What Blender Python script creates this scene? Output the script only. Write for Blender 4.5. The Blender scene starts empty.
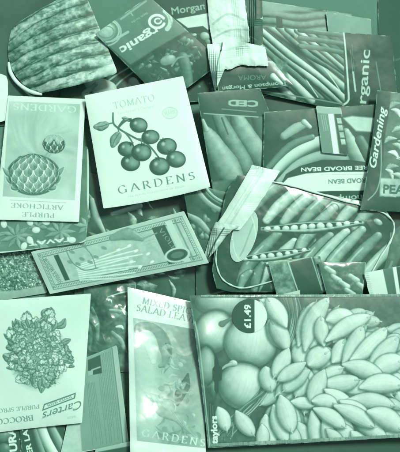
import bpy, math, random
import numpy as np
from mathutils import Vector

# ------------------------------------------------------------------ camera, sky, sun, exposure
sc = bpy.context.scene
COL = sc.collection
HC = 900.0                                     # camera height above the box floor, in millimetres
cd = bpy.data.cameras.new('camera')
cam = bpy.data.objects.new('camera', cd); COL.objects.link(cam)
cam.location = (0, 0, HC / 1000)
cam.rotation_euler = (0, 0, 0)
cd.sensor_fit = 'VERTICAL'; cd.sensor_height = 24.0
cd.lens = 24.0 * HC / 452.0
cd.clip_start = 0.01; cd.clip_end = 20
sc.camera = cam

SUN_EL, SUN_AZ = math.radians(57), math.radians(38)      # azimuth from +Y towards +X
w = bpy.data.worlds.new('World'); sc.world = w; w.use_nodes = True
nt = w.node_tree; bg = nt.nodes['Background']
sky = nt.nodes.new('ShaderNodeTexSky'); sky.sky_type = 'NISHITA'; sky.sun_disc = False
sky.sun_elevation = SUN_EL; sky.sun_rotation = SUN_AZ
tint = nt.nodes.new('ShaderNodeMix'); tint.data_type = 'RGBA'; tint.blend_type = 'MULTIPLY'
tint.inputs[0].default_value = 1.0
tint.inputs[7].default_value = (1.0, 0.80, 0.53, 1)
nt.links.new(sky.outputs[0], tint.inputs[6]); nt.links.new(tint.outputs[2], bg.inputs[0])
bg.inputs[1].default_value = 0.15
sl = bpy.data.lights.new('sun', 'SUN'); sl.energy = 2.4; sl.angle = math.radians(11); sl.color = (1.0, 0.99, 0.95)
so = bpy.data.objects.new('sun', sl); COL.objects.link(so)
sdir = Vector((math.sin(SUN_AZ) * math.cos(SUN_EL), math.cos(SUN_AZ) * math.cos(SUN_EL), math.sin(SUN_EL)))
so.rotation_euler = sdir.to_track_quat('Z', 'Y').to_euler(); so.location = (0.5, 0.5, 2)
vs = sc.view_settings; vs.view_transform = 'Standard'; vs.look = 'None'; vs.gamma = 1.0
vs.exposure = 0.45

rng = np.random.RandomState(7)
PI = math.pi

# ------------------------------------------------------------------ materials
def s2l(c):
    return tuple((x / 255 / 12.92) if x / 255 <= .04045 else ((x / 255 + .055) / 1.055) ** 2.4 for x in c)
INK = [(0.0, (51, 96, 79)), (0.25, (79, 131, 111)), (0.5, (125, 176, 157)), (0.75, (174, 221, 203)), (1.0, (207, 249, 232))]
def ink(v, k=0.86):
    vv = [p[0] for p in INK]; cc = [s2l(p[1]) for p in INK]
    return tuple(k * float(np.interp(v, vv, [c[i] for c in cc])) for i in range(3)) + (1,)

def printed(name, rough, coat=0.0, spec=0.5, bump=0.0, bscale=90, mottle=0.05, coat_rough=0.12, fine=0.0):
    m = bpy.data.materials.new(name); m.use_nodes = True; n = m.node_tree.nodes; L = m.node_tree.links
    p = n['Principled BSDF']
    at = n.new('ShaderNodeAttribute'); at.attribute_name = 'print'
    tc = n.new('ShaderNodeTexCoord')
    no = n.new('ShaderNodeTexNoise'); no.inputs['Scale'].default_value = 260; no.inputs['Detail'].default_value = 9; no.inputs['Roughness'].default_value = 0.78
    L.new(tc.outputs['Object'], no.inputs['Vector'])
    ma = n.new('ShaderNodeMath'); ma.operation = 'MULTIPLY_ADD'; ma.inputs[1].default_value = mottle; ma.inputs[2].default_value = -mottle / 2
    L.new(no.outputs['Fac'], ma.inputs[0])
    ad = n.new('ShaderNodeMath'); ad.operation = 'ADD'; ad.use_clamp = True
    L.new(at.outputs['Fac'], ad.inputs[0]); L.new(ma.outputs[0], ad.inputs[1])
    cr = n.new('ShaderNodeValToRGB'); e = cr.color_ramp.elements
    while len(e) > 1: e.remove(e[-1])
    e[0].position = 0; e[0].color = ink(0)
    for v, _ in INK[1:]:
        q = e.new(v); q.color = ink(v)
    L.new(ad.outputs[0], cr.inputs[0]); L.new(cr.outputs[0], p.inputs['Base Color'])
    p.inputs['Roughness'].default_value = rough
    p.inputs['Specular IOR Level'].default_value = spec
    p.inputs['Coat Weight'].default_value = coat; p.inputs['Coat Roughness'].default_value = coat_rough
    last = None
    if fine > 0:
        n3 = n.new('ShaderNodeTexNoise'); n3.inputs['Scale'].default_value = 900; n3.inputs['Detail'].default_value = 3
        L.new(tc.outputs['Object'], n3.inputs['Vector'])
        b2 = n.new('ShaderNodeBump'); b2.inputs['Strength'].default_value = fine; b2.inputs['Distance'].default_value = 0.0003
        L.new(n3.outputs['Fac'], b2.inputs['Height']); last = b2
    if bump > 0:
        n2 = n.new('ShaderNodeTexNoise'); n2.inputs['Scale'].default_value = bscale; n2.inputs['Detail'].default_value = 2.5
        n2.inputs['Distortion'].default_value = 0.25
        L.new(tc.outputs['Object'], n2.inputs['Vector'])
        b = n.new('ShaderNodeBump'); b.inputs['Strength'].default_value = bump; b.inputs['Distance'].default_value = 0.004
        L.new(n2.outputs['Fac'], b.inputs['Height'])
        if last: L.new(last.outputs[0], b.inputs['Normal'])
        last = b
    if last:
        L.new(last.outputs[0], p.inputs['Normal']); L.new(last.outputs[0], p.inputs['Coat Normal'])
    return m

PAPER = printed('printed_paper', 0.62, 0.0, 0.3, 0.10, 40, 0.04, fine=0.25)
CARD = printed('coated_card', 0.50, 0.08, 0.28, 0.12, 35, 0.09, 0.32, fine=0.14)
FILM = printed('printed_plastic_film', 0.42, 0.35, 0.3, 0.16, 34, 0.14, 0.20)
SHINE = printed('shiny_plastic_film', 0.40, 1.0, 0.4, 0.14, 30, 0.12, 0.30)
SHINE.node_tree.nodes['Principled BSDF'].inputs['Coat IOR'].default_value = 1.62
CLEAR = printed('crinkled_clear_plastic', 0.34, 0.8, 0.5, 0.45, 60, 0.08, 0.14)
BOXM = printed('painted_box_board', 0.75, 0.0, 0.2, 0.15, 60, 0.05, fine=0.3)

# ------------------------------------------------------------------ noise and lettering masks
def _hash(i, j, s):
    h = (i.astype(np.int64) * 374761393 + j.astype(np.int64) * 668265263 + s * 1442695041) & 0x7fffffff
    h = ((h ^ (h >> 13)) * 1274126177) & 0x7fffffff
    return ((h ^ (h >> 16)) & 0xffff) / 65535.0
def vnoise(X, Y, s=0):
    i = np.floor(X); j = np.floor(Y); fx = X - i; fy = Y - j
    fx = fx * fx * (3 - 2 * fx); fy = fy * fy * (3 - 2 * fy)
    a = _hash(i, j, s); b = _hash(i + 1, j, s); c = _hash(i, j + 1, s); d = _hash(i + 1, j + 1, s)
    return (a * (1 - fx) + b * fx) * (1 - fy) + (c * (1 - fx) + d * fx) * fy
def fbm(X, Y, size, oct=4, s=0):
    t = 0; a = 1; tot = 0
    for k in range(oct):
        t = t + a * vnoise(X / size * 2 ** k + 17.3 * k, Y / size * 2 ** k - 9.1 * k, s + k); tot += a; a *= .55
    return t / tot

def raster_tris(tris, x0, x1, y0, y1, res):
    W = max(2, int((x1 - x0) * res)); H = max(2, int((y1 - y0) * res))
    M = np.zeros((H, W), np.float32)
    for t in tris:
        q = (t - (x0, y0)) * res
        a0 = max(0, int(q[:, 0].min())); a1 = min(W, int(q[:, 0].max()) + 2)
        b0 = max(0, int(q[:, 1].min())); b1 = min(H, int(q[:, 1].max()) + 2)
        if a1 <= a0 or b1 <= b0: continue
        gx, gy = np.meshgrid(np.arange(a0, a1) + .5, np.arange(b0, b1) + .5)
        A, B, Cc = q
        def ed(p, r): return (r[0] - p[0]) * (gy - p[1]) - (r[1] - p[1]) * (gx - p[0])
        e1, e2, e3 = ed(A, B), ed(B, Cc), ed(Cc, A)
        ins = ((e1 >= 0) & (e2 >= 0) & (e3 >= 0)) | ((e1 <= 0) & (e2 <= 0) & (e3 <= 0))
        M[b0:b1, a0:a1][ins] = 1
    return M
def down(M, k):
    H, W = M.shape; H2 = -(-H // k) * k; W2 = -(-W // k) * k
    N = np.zeros((H2, W2), np.float32); N[:H, :W] = M
    return N.reshape(H2 // k, k, W2 // k, k).mean((1, 3))
_cache = {}
def sans_mask(txt, res, bold=0.0, shear=0.0):
    key = (txt, round(res), bold, shear)
    if key in _cache: return _cache[key]
    cu = bpy.data.curves.new('lettering', 'FONT'); cu.body = txt; cu.size = 1; cu.resolution_u = 6; cu.shear = shear
    o = bpy.data.objects.new('lettering', cu); COL.objects.link(o)
    dg = bpy.context.evaluated_depsgraph_get(); ev = o.evaluated_get(dg); me = ev.to_mesh()
    me.calc_loop_triangles()
    P = np.array([v.co[:2] for v in me.vertices]); T = np.array([t.vertices[:] for t in me.loop_triangles])
    ev.to_mesh_clear(); bpy.data.objects.remove(o); bpy.data.curves.remove(cu)
    x0, x1 = P[:, 0].min(), P[:, 0].max(); y0, y1 = min(-.25, P[:, 1].min()), max(.8, P[:, 1].max())
    M = raster_tris([P[t] for t in T], x0, x1, y0, y1, res * 4); rb = int(round(bold * res * 4))
    if rb > 0:
        B = M.copy()
        for a in range(-rb, rb + 1):
            for b in range(-rb, rb + 1):
                if 0 < a * a + b * b <= rb * rb + 1: B = np.maximum(B, np.roll(np.roll(M, a, 0), b, 1))
        M = B
    M = down(M, 4)
    r = (M, x0, x1, y0 / .73, y1 / .73); _cache[key] = r
    return r

def arc(cx, cy, rx, ry, a0, a1, n=18):
    return [(cx + rx * math.cos(math.radians(a0 + (a1 - a0) * i / n)), cy + ry * math.sin(math.radians(a0 + (a1 - a0) * i / n))) for i in range(n + 1)]
G = {  # glyph: width, strokes, serif points
 'A': (.86, [[(.06, 0), (.43, 1)], [(.43, 1), (.82, 0)], [(.2, .36), (.66, .36)]], [(.06, 0), (.82, 0)]),
 'B': (.7, [[(.14, 0), (.14, 1)], [(.14, 1), (.38, 1)] + arc(.38, .76, .2, .24, 90, -90) + [(.14, .52)], [(.14, .52), (.4, .52)] + arc(.4, .26, .24, .26, 90, -90) + [(.14, 0)]], [(.1, 0), (.1, 1)]),
 'C': (.82, [arc(.45, .5, .37, .5, 42, 318)], []),
 'D': (.84, [[(.14, 0), (.14, 1)], [(.14, 1), (.34, 1)] + arc(.34, .5, .42, .5, 90, -90) + [(.14, 0)]], [(.1, 0), (.1, 1)]),
 'E': (.66, [[(.14, 0), (.14, 1)], [(.14, .99), (.56, .99), (.57, .86)], [(.14, .52), (.46, .52)], [(.14, .01), (.58, .01), (.61, .16)]], [(.1, 0), (.1, 1)]),
 'G': (.88, [arc(.45, .5, .37, .5, 42, 330), [(.77, .42), (.77, .06)]], [(.77, .42)]),
 'H': (.88, [[(.14, 0), (.14, 1)], [(.72, 0), (.72, 1)], [(.14, .5), (.72, .5)]], [(.14, 0), (.14, 1), (.72, 0), (.72, 1)]),
 'I': (.36, [[(.18, 0), (.18, 1)]], [(.18, 0), (.18, 1)]),
 'K': (.8, [[(.14, 0), (.14, 1)], [(.66, 1), (.16, .45)], [(.3, .6), (.72, 0)]], [(.14, 0), (.14, 1), (.66, 1), (.72, 0)]),
 'L': (.66, [[(.14, 0), (.14, 1)], [(.14, .01), (.58, .01), (.6, .18)]], [(.14, 1), (.1, 0)]),
 'M': (1.0, [[(.14, 0), (.16, 1)], [(.16, 1), (.5, .08)], [(.5, .08), (.84, 1)], [(.84, 1), (.86, 0)]], [(.14, 0), (.12, 1), (.88, 1), (.86, 0)]),
 'N': (.88, [[(.14, 0), (.14, 1)], [(.14, 1), (.74, 0)], [(.74, 0), (.74, 1)]], [(.14, 0), (.1, 1), (.74, 1)]),
 'O': (.9, [arc(.45, .5, .37, .5, 0, 360, 30)], []),
 'P': (.66, [[(.14, 0), (.14, 1)], [(.14, 1), (.36, 1)] + arc(.36, .74, .22, .26, 90, -90) + [(.14, .48)]], [(.14, 0), (.1, 1)]),
 'R': (.78, [[(.14, 0), (.14, 1)], [(.14, 1), (.36, 1)] + arc(.36, .75, .21, .25, 90, -90) + [(.14, .5)], [(.38, .5), (.7, 0)]], [(.14, 0), (.1, 1), (.72, 0)]),
 'S': (.6, [arc(.3, .745, .2, .245, 35, 230) + arc(.3, .26, .22, .26, 75, -145)], []),
 'T': (.76, [[(.38, 0), (.38, 1)], [(.06, .84), (.07, .99), (.69, .99), (.7, .84)]], [(.38, 0)]),
 'U': (.84, [[(.14, 1), (.14, .34)] + arc(.42, .34, .28, .34, 180, 360) + [(.7, 1)]], [(.14, 1), (.7, 1)]),
 'V': (.8, [[(.06, 1), (.41, 0)], [(.41, 0), (.74, 1)]], [(.06, 1), (.74, 1)]),
 'X': (.8, [[(.08, 1), (.72, 0)], [(.7, 1), (.08, 0)]], [(.08, 1), (.72, 0), (.7, 1), (.08, 0)]),
 'Y': (.78, [[(.06, 1), (.39, .48)], [(.72, 1), (.39, .48)], [(.39, .48), (.39, 0)]], [(.06, 1), (.72, 1), (.39, 0)]),
}
def serif_mask(txt, res, bold=0.0, gap=0.12):
    key = ('s', txt, round(res), bold, gap)
    if key in _cache: return _cache[key]
    tris = []; x = 0.0; T = .135 + bold; t0 = .045 + bold * .4
    nx, ny = math.cos(math.radians(22)), math.sin(math.radians(22))
    def seg(a, b, wd):
        a = np.array(a); b = np.array(b); d = b - a; l = np.hypot(*d)
        if l < 1e-6: return
        d = d / l; n = np.array((-d[1], d[0])) * wd / 2; e = d * wd * .2
        p = [a - e - n, b + e - n, b + e + n, a - e + n]
        tris.append(np.array([p[0], p[1], p[2]])); tris.append(np.array([p[0], p[2], p[3]]))
    for ch in txt:
        if ch == ' ': x += .42; continue
        wd, st, sf = G[ch]
        for s in st:
            for a, b in zip(s[:-1], s[1:]):
                dx, dy = b[0] - a[0], b[1] - a[1]; l = math.hypot(dx, dy) or 1
                k = abs(dx * ny - dy * nx) / l
                wk = t0 + (T - t0) * min(1, max(0, (k - .3) / .62))
                seg((a[0] + x, a[1]), (b[0] + x, b[1]), wk)
        for px, py in sf:
            seg((px + x - .11, py + (.015 if py < .5 else -.015)), (px + x + .11, py + (.015 if py < .5 else -.015)), .04 + bold * .3)
        x += wd + gap
    x1 = x - gap
    M = down(raster_tris(tris, 0, x1, -.1, 1.1, res * 4), 4)
    r = (M, 0, x1, -.1, 1.1); _cache[key] = r
    return r

# ------------------------------------------------------------------ the heap: what each next packet comes to rest on
HX0, HY0, HW, HH = -120, -120, 660, 720
HM = np.zeros((HH, HW), np.float32)
def hidx(X, Y):
    return np.clip(np.round(Y - HY0).astype(int), 0, HH - 1), np.clip(np.round(X - HX0).astype(int), 0, HW - 1)
def maxblur(A, r):
    B = A.copy()
    for ax in (0, 1):
        Cc = B.copy()
        for k in range(-r, r + 1, 2): Cc = np.maximum(Cc, np.roll(B, k, ax))
        B = Cc
    for ax in (0, 1):
        Cc = np.zeros_like(B); n = 0
        for k in range(-r, r + 1, 2): Cc += np.roll(B, k, ax); n += 1
        B = Cc / n
    return B
def bil(A, X, Y):
    gx = np.clip(X - HX0, 0, HW - 1.01); gy = np.clip(Y - HY0, 0, HH - 1.01); i = gx.astype(int); j = gy.astype(int); fx = gx - i; fy = gy - j
    return (A[j, i] * (1 - fx) + A[j, i + 1] * fx) * (1 - fy) + (A[j + 1, i] * (1 - fx) + A[j + 1, i + 1] * fx) * fy
def to_world(X, Y, Z):
    k = (HC - Z) / HC
    return (X - 200) * k / 1000, -(Y - 226) * k / 1000, Z / 1000

def inside(X, Y, pts):
    ins = np.zeros(X.shape, bool)
    for i in range(len(pts)):
        a, b = pts[i], pts[(i + 1) % len(pts)]
        if a[1] != b[1]: ins ^= ((a[1] > Y) != (b[1] > Y)) & (X < (b[0] - a[0]) * (Y - a[1]) / (b[1] - a[1]) + a[0])
    return ins

class Packet:
    """a sheet or packet: corners are TL, TR, BR, BL in millimetres on the heap, y downwards"""
    def __init__(s, corners, bg=0.5, res=0.45, bows=(0, 0, 0, 0), rag=(0, 0, 0, 0), round_=1.2, seed=1):
        c = np.array(corners, float); s.c = c
        lu = max(np.hypot(*(c[1] - c[0])), np.hypot(*(c[2] - c[3]))); lv = max(np.hypot(*(c[3] - c[0])), np.hypot(*(c[2] - c[1])))
        s.lu, s.lv = lu, lv; s.res = res
        nu, nv = int(lu / res) + 2, int(lv / res) + 2
        s.nu, s.nv = nu, nv
        U, V = np.meshgrid(np.linspace(0, 1, nu), np.linspace(0, 1, nv)); s.U, s.V = U, V
        P = c[0] * ((1 - U) * (1 - V))[..., None] + c[1] * (U * (1 - V))[..., None] + c[2] * (U * V)[..., None] + c[3] * ((1 - U) * V)[..., None]
        # bows: top, right, bottom, left, outwards positive
        def nrm(a, b):
            d = b - a; d = d / np.hypot(*d); return np.array((d[1], -d[0]))
        tt = U; E = [(c[0], c[1], U, 1 - V), (c[1], c[2], V, U), (c[2], c[3], 1 - U, V), (c[3], c[0], 1 - V, 1 - U)]
        for (a, b, t, wgt), bow, rg in zip(E, bows, rag):
            n = nrm(a, b)
            if bow: P += n * (bow * 4 * t * (1 - t) * wgt)[..., None]
            if rg:
                L = np.hypot(*(b - a)); q = (fbm(t * L, t * 0 + seed * 3.7, 9, 4, seed) - .5) * 2 * rg
                P += n * (q * wgt ** 3)[..., None]
        if round_:
            m = c.mean(0); du = np.minimum(U, 1 - U) * lu; dv = np.minimum(V, 1 - V) * lv; r = round_
            a = np.clip(1 - du / r, 0, 1); b = np.clip(1 - dv / r, 0, 1); k = np.sqrt(a * a + b * b)
            sh = np.where((a > 0) & (b > 0), (k - np.maximum(a, b)) / np.maximum(k, 1e-6) * r, 0)
            dirn = m - P; dirn /= np.maximum(np.hypot(dirn[..., 0], dirn[..., 1]), 1e-6)[..., None]
            P += dirn * sh[..., None]
        s.X, s.Y = P[..., 0].copy(), P[..., 1].copy()
        s.v = np.full(s.X.shape, float(bg)); s.seed = seed
    def _box(s, x0, y0, x1, y1, pad=2):
        m = (s.X >= x0 - pad) & (s.X <= x1 + pad) & (s.Y >= y0 - pad) & (s.Y <= y1 + pad)
        ii = np.nonzero(m)
        if len(ii[0]) == 0: return None
        return slice(ii[0].min(), ii[0].max() + 1), slice(ii[1].min(), ii[1].max() + 1)
    def mix(s, sl, val, al):
        s.v[sl] = s.v[sl] * (1 - al) + val * al
    def poly(s, pts, val, soft=.35, al=1.0, tex=0.0):
        pts = np.array(pts, float); sl = s._box(pts[:, 0].min(), pts[:, 1].min(), pts[:, 0].max(), pts[:, 1].max(), 2 + soft * 3)
        if sl is None: return s
        X, Y = s.X[sl], s.Y[sl]; d = np.full(X.shape, 1e9); ins = np.zeros(X.shape, bool); n = len(pts)
        for i in range(n):
            a, b = pts[i], pts[(i + 1) % n]; e = b - a; l2 = (e @ e) or 1e-9
            t = np.clip(((X - a[0]) * e[0] + (Y - a[1]) * e[1]) / l2, 0, 1)
            d = np.minimum(d, np.hypot(X - a[0] - t * e[0], Y - a[1] - t * e[1]))
            if a[1] != b[1]:
                cr = ((a[1] > Y) != (b[1] > Y)) & (X < (b[0] - a[0]) * (Y - a[1]) / (b[1] - a[1]) + a[0]); ins ^= cr
        sd = np.where(ins, d, -d); alp = np.clip(.5 + sd / (2 * soft), 0, 1) * al
        vv = val
        if tex: vv = val + tex * (fbm(X, Y, 5, 4, s.seed + 3) - .5) * 2
        s.mix(sl, vv, alp); return s
    def tube(s, pts, rad, hi=.8, lo=.3, light=(.45, -.5), soft=.35, flat=False, al=1.0, gloss=.15, tex=0.0, tsize=4, edge=None):
        pts = np.array(pts, float)
        if len(pts) == 1: pts = np.vstack([pts, pts + (.01, 0)])
        rad = np.interp(np.linspace(0, 1, len(pts)), np.linspace(0, 1, len(np.atleast_1d(rad))), np.atleast_1d(rad))
        if 3 <= len(pts) < 16:
            qp = []; qr = []
            for i in range(len(pts) - 1):
                a0, a1, a2, a3 = pts[max(0, i - 1)], pts[i], pts[i + 1], pts[min(len(pts) - 1, i + 2)]
                for k in range(4):
                    t = k / 4; qp.append(.5 * (2 * a1 + (a2 - a0) * t + (2 * a0 - 5 * a1 + 4 * a2 - a3) * t * t + (3 * a1 - a0 - 3 * a2 + a3) * t ** 3)); u_ = t * t * (3 - 2 * t); qr.append(rad[i] + (rad[i + 1] - rad[i]) * (t * .5 + u_ * .5))
            pts = np.array(qp + [pts[-1]]); rad = np.array(qr + [rad[-1]])
        R = rad.max()
        sl = s._box(pts[:, 0].min() - R, pts[:, 1].min() - R, pts[:, 0].max() + R, pts[:, 1].max() + R)
        if sl is None: return s
        X, Y = s.X[sl], s.Y[sl]; best = np.full(X.shape, 1e9); OX = np.zeros_like(X); OY = np.zeros_like(X); RR = np.ones_like(X)
        for i in range(len(pts) - 1):
            a, b = pts[i], pts[i + 1]; e = b - a; l2 = (e @ e) or 1e-9
            t = np.clip(((X - a[0]) * e[0] + (Y - a[1]) * e[1]) / l2, 0, 1)
            ox, oy = X - a[0] - t * e[0], Y - a[1] - t * e[1]; r = rad[i] + (rad[i + 1] - rad[i]) * t
            q = np.hypot(ox, oy) / np.maximum(r, .05)
            m = q < best; best[m] = q[m]; OX[m] = ox[m]; OY[m] = oy[m]; RR[m] = r[m]
        alp = np.clip(.5 + (1 - best) * RR / (2 * soft), 0, 1) * al
        if flat: val = hi
        else:
            nz = np.sqrt(np.clip(1 - best ** 2, 0, 1)); nx = OX / RR; ny = OY / RR
            lx, ly = light; lz = math.sqrt(max(.05, 1 - lx * lx - ly * ly))
            lam = np.clip(nx * lx + ny * ly + nz * lz, 0, 1)
            val = lo + (hi - lo) * lam ** .9 + gloss * np.clip(lam, 0, 1) ** 14
            if edge is not None: val = val + (edge - val) * np.clip((best - .78) / .22, 0, 1) ** 2
            if tex: val = val + tex * (fbm(X, Y, tsize, 4, s.seed + 5) - .5) * 2
        s.mix(sl, val, alp); return s
    def ell(s, cx, cy, rx, ry, ang=0, hi=.8, lo=.3, light=(.4, -.5), flat=False, soft=.35, al=1.0, gloss=.15, tex=0, tsize=4, edge=None):
        R = max(rx, ry); sl = s._box(cx - R, cy - R, cx + R, cy + R)
        if sl is None: return s
        X, Y = s.X[sl] - cx, s.Y[sl] - cy; a = math.radians(ang); x = X * math.cos(a) + Y * math.sin(a); y = -X * math.sin(a) + Y * math.cos(a)
        nx, ny = x / rx, y / ry; q = np.hypot(nx, ny); alp = np.clip(.5 + (1 - q) * min(rx, ry) / (2 * soft), 0, 1) * al
        if flat: val = hi
        else:
            nz = np.sqrt(np.clip(1 - q * q, 0, 1)); lx, ly = light; l2 = lx * math.cos(a) + ly * math.sin(a), -lx * math.sin(a) + ly * math.cos(a)
            lz = math.sqrt(max(.05, 1 - lx * lx - ly * ly)); lam = np.clip(nx * l2[0] + ny * l2[1] + nz * lz, 0, 1)
            val = lo + (hi - lo) * lam + gloss * lam ** 16
            if edge is not None: val = val + (edge - val) * np.clip((q - .75) / .25, 0, 1) ** 2
            if tex: val = val + tex * (fbm(X + cx, Y + cy, tsize, 4, s.seed + 5) - .5) * 2
        s.mix(sl, val, alp); return s
    def ring(s, cx, cy, r, wd, val, a0=0, a1=360, ry=None, al=1.0):
        p = [(x, y) for x, y in arc(cx, cy, r, ry or r, a0, a1, 28)]
        return s.tube(p, [wd / 2], hi=val, flat=True, al=al)
    def scales(s, cx, cy, rx, ry, n, hi=.6, lo=.3, line=.86):
        sl = s._box(cx - rx, cy - ry, cx + rx, cy + ry); x = (s.X[sl] - cx) / rx; y = (s.Y[sl] - cy) / ry
        wob = (fbm(s.X[sl], s.Y[sl], 6, 2, 5) - .5) * .10; q = np.hypot(x, y) * (1 + wob)
        al = np.clip(.5 + (1 - q) * ry / .7, 0, 1)
        lat = np.arcsin(np.clip(y * .985, -1, 1)); lon = np.arcsin(np.clip(x / np.sqrt(np.clip(1 - y * y, .02, 1)) * .97, -1, 1))
        a = lat * n / PI * 1.25 + wob; b = lon * n / PI
        best = np.zeros_like(x); done = np.zeros(x.shape, bool)
        r0 = np.floor(a)
        for k in (-1, 0, 1):       # the row nearest the tip covers the next
            row = r0 + k; off = (row % 2) * .5; c = np.round(b - off) + off; dx = (b - c) * 1.02; dy = a - row
            w_ = .56 * np.sqrt(np.clip(1 - ((dy - .35) / 1.12) ** 2, 0, 1)) * np.clip((dy + .78) / .55, 0, 1) ** .6
            hit = (np.abs(dx) < w_) & ~done & (dy > -.78) & (dy < 1.45)
            e = np.clip(np.abs(dx) / np.maximum(w_, .02), 0, 1); tip = np.clip((-dy - .35) / .4, 0, 1)
            v = hi - (hi - lo) * np.clip((dy + .5) / 1.3, 0, 1) + .10 * (dx < 0) - .06 * np.abs(np.sin(dx * 22)) ; v = np.where((e > .80) | (tip > .8), line, v)
            best = np.where(hit, v, best); done |= hit
        best = np.where(done, best, lo * .8)
        best = best - .28 * np.clip((q - .7) / .3, 0, 1) ** 2 + (fbm(s.X[sl], s.Y[sl], 2.2, 3, 8) - .5) * .16
        s.mix(sl, best, al); return s
    def noise(s, amp, size=8, oct=4, seed=0, pts=None, sx=1.0, sy=1.0, ang=0):
        a = math.radians(ang); x = (s.X * math.cos(a) + s.Y * math.sin(a)) * sx; y = (-s.X * math.sin(a) + s.Y * math.cos(a)) * sy
        n = (fbm(x, y, size, oct, seed + s.seed) - .5) * 2 * amp
        if pts is None: s.v = s.v + n
        else:
            k = np.zeros_like(s.v); old = s.v; s.v = k; s.poly(pts, 1.0, .6); k = s.v; s.v = old + n * k
        return s
    def text(s, txt, p0, p1, h, val, al=1.0, serif=False, bold=0.0, shear=0.0, gap=.12):
        p0 = np.array(p0, float); p1 = np.array(p1, float); d = p1 - p0; L = np.hypot(*d); d = d / L; up = np.array((d[1], -d[0]))
        if serif: M, x0, x1, y0, y1 = serif_mask(txt, max(6, h / s.res * 1.1), bold, gap)
        else: M, x0, x1, y0, y1 = sans_mask(txt, max(6, h / .73 / s.res * 1.1), bold, shear)
        q = [p0 + up * y0 * h, p0 + up * y1 * h, p1 + up * y0 * h, p1 + up * y1 * h]; q = np.array(q)
        sl = s._box(q[:, 0].min(), q[:, 1].min(), q[:, 0].max(), q[:, 1].max())
        if sl is None: return s
        X, Y = s.X[sl] - p0[0], s.Y[sl] - p0[1]; u = (X * d[0] + Y * d[1]) / L; t = ((X * up[0] + Y * up[1]) / h - y0) / (y1 - y0)
        ok = (u > 0) & (u < 1) & (t > 0) & (t < 1)
        gx = np.clip(u * M.shape[1] - .5, 0, M.shape[1] - 1.001); gy = np.clip(t * M.shape[0] - .5, 0, M.shape[0] - 1.001)
        i = gx.astype(int); j = gy.astype(int); fx = gx - i; fy = gy - j
        m = (M[j, i] * (1 - fx) + M[j, np.minimum(i + 1, M.shape[1] - 1)] * fx) * (1 - fy) + (M[np.minimum(j + 1, M.shape[0] - 1), i] * (1 - fx) + M[np.minimum(j + 1, M.shape[0] - 1), np.minimum(i + 1, M.shape[1] - 1)] * fx) * fy
        s.mix(sl, val, m * ok * al); return s
    def lines(s, p0, p1, q0, q1, n, val, wd=.5, al=.6, broken=True, seed=0):
        """n lines of unreadably small print, from edge p0-p1 to edge q0-q1"""
        r = random.Random(seed + 5); p0, p1, q0, q1 = map(lambda a: np.array(a, float), (p0, p1, q0, q1))
        for k in range(n):
            t = (k + .5) / n; a = p0 + (p1 - p0) * t; b = q0 + (q1 - q0) * t; L = np.hypot(*(b - a)); x = 0
            end = L * (r.uniform(.7, 1) if r.random() < .3 else 1)
            while x < end:
                ww = r.uniform(1.5, 5) if broken else L
                s.tube([a + (b - a) * x / L, a + (b - a) * min(end, x + ww) / L], [wd / 2], hi=val, flat=True, al=al, soft=.25)
                x += ww + 1.0
        return s
    # ---- put it on the heap
    def build(s, name, mat=PAPER, label=None, cat='packet', group=None, parent=None, thick=.6, bulge=2.0, curl=(0, 0, 0, 0),
              crinkle=0.0, csize=18, lift=1.3, drape=0.0, edge=.35, parts=(), zfun=None, slope=.10, frame_only=None, pil=.8, kind='packet', con=1.22):
        X, Y, U, V = s.X, s.Y, s.U, s.V
        s.v = np.clip((s.v - .5) * con + .5 - .055 * (con > 1), -.05, 1.05)
        if parent is None and not any(curl) and kind == 'packet': r_ = random.Random(s.seed * 7); curl = tuple(r_.uniform(.3, 3.2) for _ in range(4))
        jj, ii = hidx(X, Y)
        if parent is not None:
            base = bil(maxblur(HM, 3), X, Y) + lift
        else:
            st = max(1, int(2.5 / s.res)); xs, ys = X[::st, ::st].ravel(), Y[::st, ::st].ravel()
            hh = maxblur(HM, 2)[jj, ii][::st, ::st].ravel(); cx, cy = xs.mean(), ys.mean()
            bestv = None
            for b in np.linspace(-slope, slope, 13):
                for c in np.linspace(-slope, slope, 13):
                    a = (hh - b * (xs - cx) - c * (ys - cy)).max()
                    sc_ = a + 12 * (b * b + c * c)
                    if bestv is None or sc_ < bestv[0]: bestv = (sc_, a, b, c)
            _, a, b, c = bestv
            base = a + b * (X - cx) + c * (Y - cy) + lift
            if drape:
                sm = bil(maxblur(HM, 12), X, Y) + lift
                base = base * (1 - drape) + np.minimum(sm, base) * drape
        du = np.minimum(U, 1 - U) * s.lu; dv = np.minimum(V, 1 - V) * s.lv
        pillow = (np.clip(np.sin(PI * U), 0, 1) * np.clip(np.sin(PI * V), 0, 1)) ** pil
        plump = (1 - np.exp(-du / 7)) * (1 - np.exp(-dv / 7))
        z = base + edge + thick * plump + bulge * pillow
        for (cu_, cv_), am in zip(((0, 0), (1, 0), (1, 1), (0, 1)), curl):
            if am:
                dd = np.hypot((U - cu_) * s.lu, (V - cv_) * s.lv); z = z + am * np.clip(1 - dd / 45, 0, 1) ** 2
        if crinkle:
            Xr, Yr = X * .79 - Y * .61, X * .61 + Y * .79; f = fbm(Xr, Yr, csize, 3, s.seed + 40); rdg = 1 - np.abs(2 * fbm(Xr, Yr * .6, csize * 1.6, 2, s.seed + 60) - 1) * 2
            z = z + crinkle * (f + .5 * np.clip(rdg, 0, 1)) * (.25 + .75 * plump)
        if zfun is not None: z = z + zfun(X, Y, U, V)
        dm = np.minimum(du, dv); wr = np.clip(1 - dm / 1.4, 0, 1) * np.clip((fbm(X, Y, 6, 4, s.seed + 90) - .5) * 7, 0, 1)
        if parent is None: s.v = s.v + (.78 - s.v) * wr * .7 + (fbm(X, Y, 60, 2, s.seed + 91) - .5) * .05
        nu, nv = s.nu, s.nv
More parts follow.
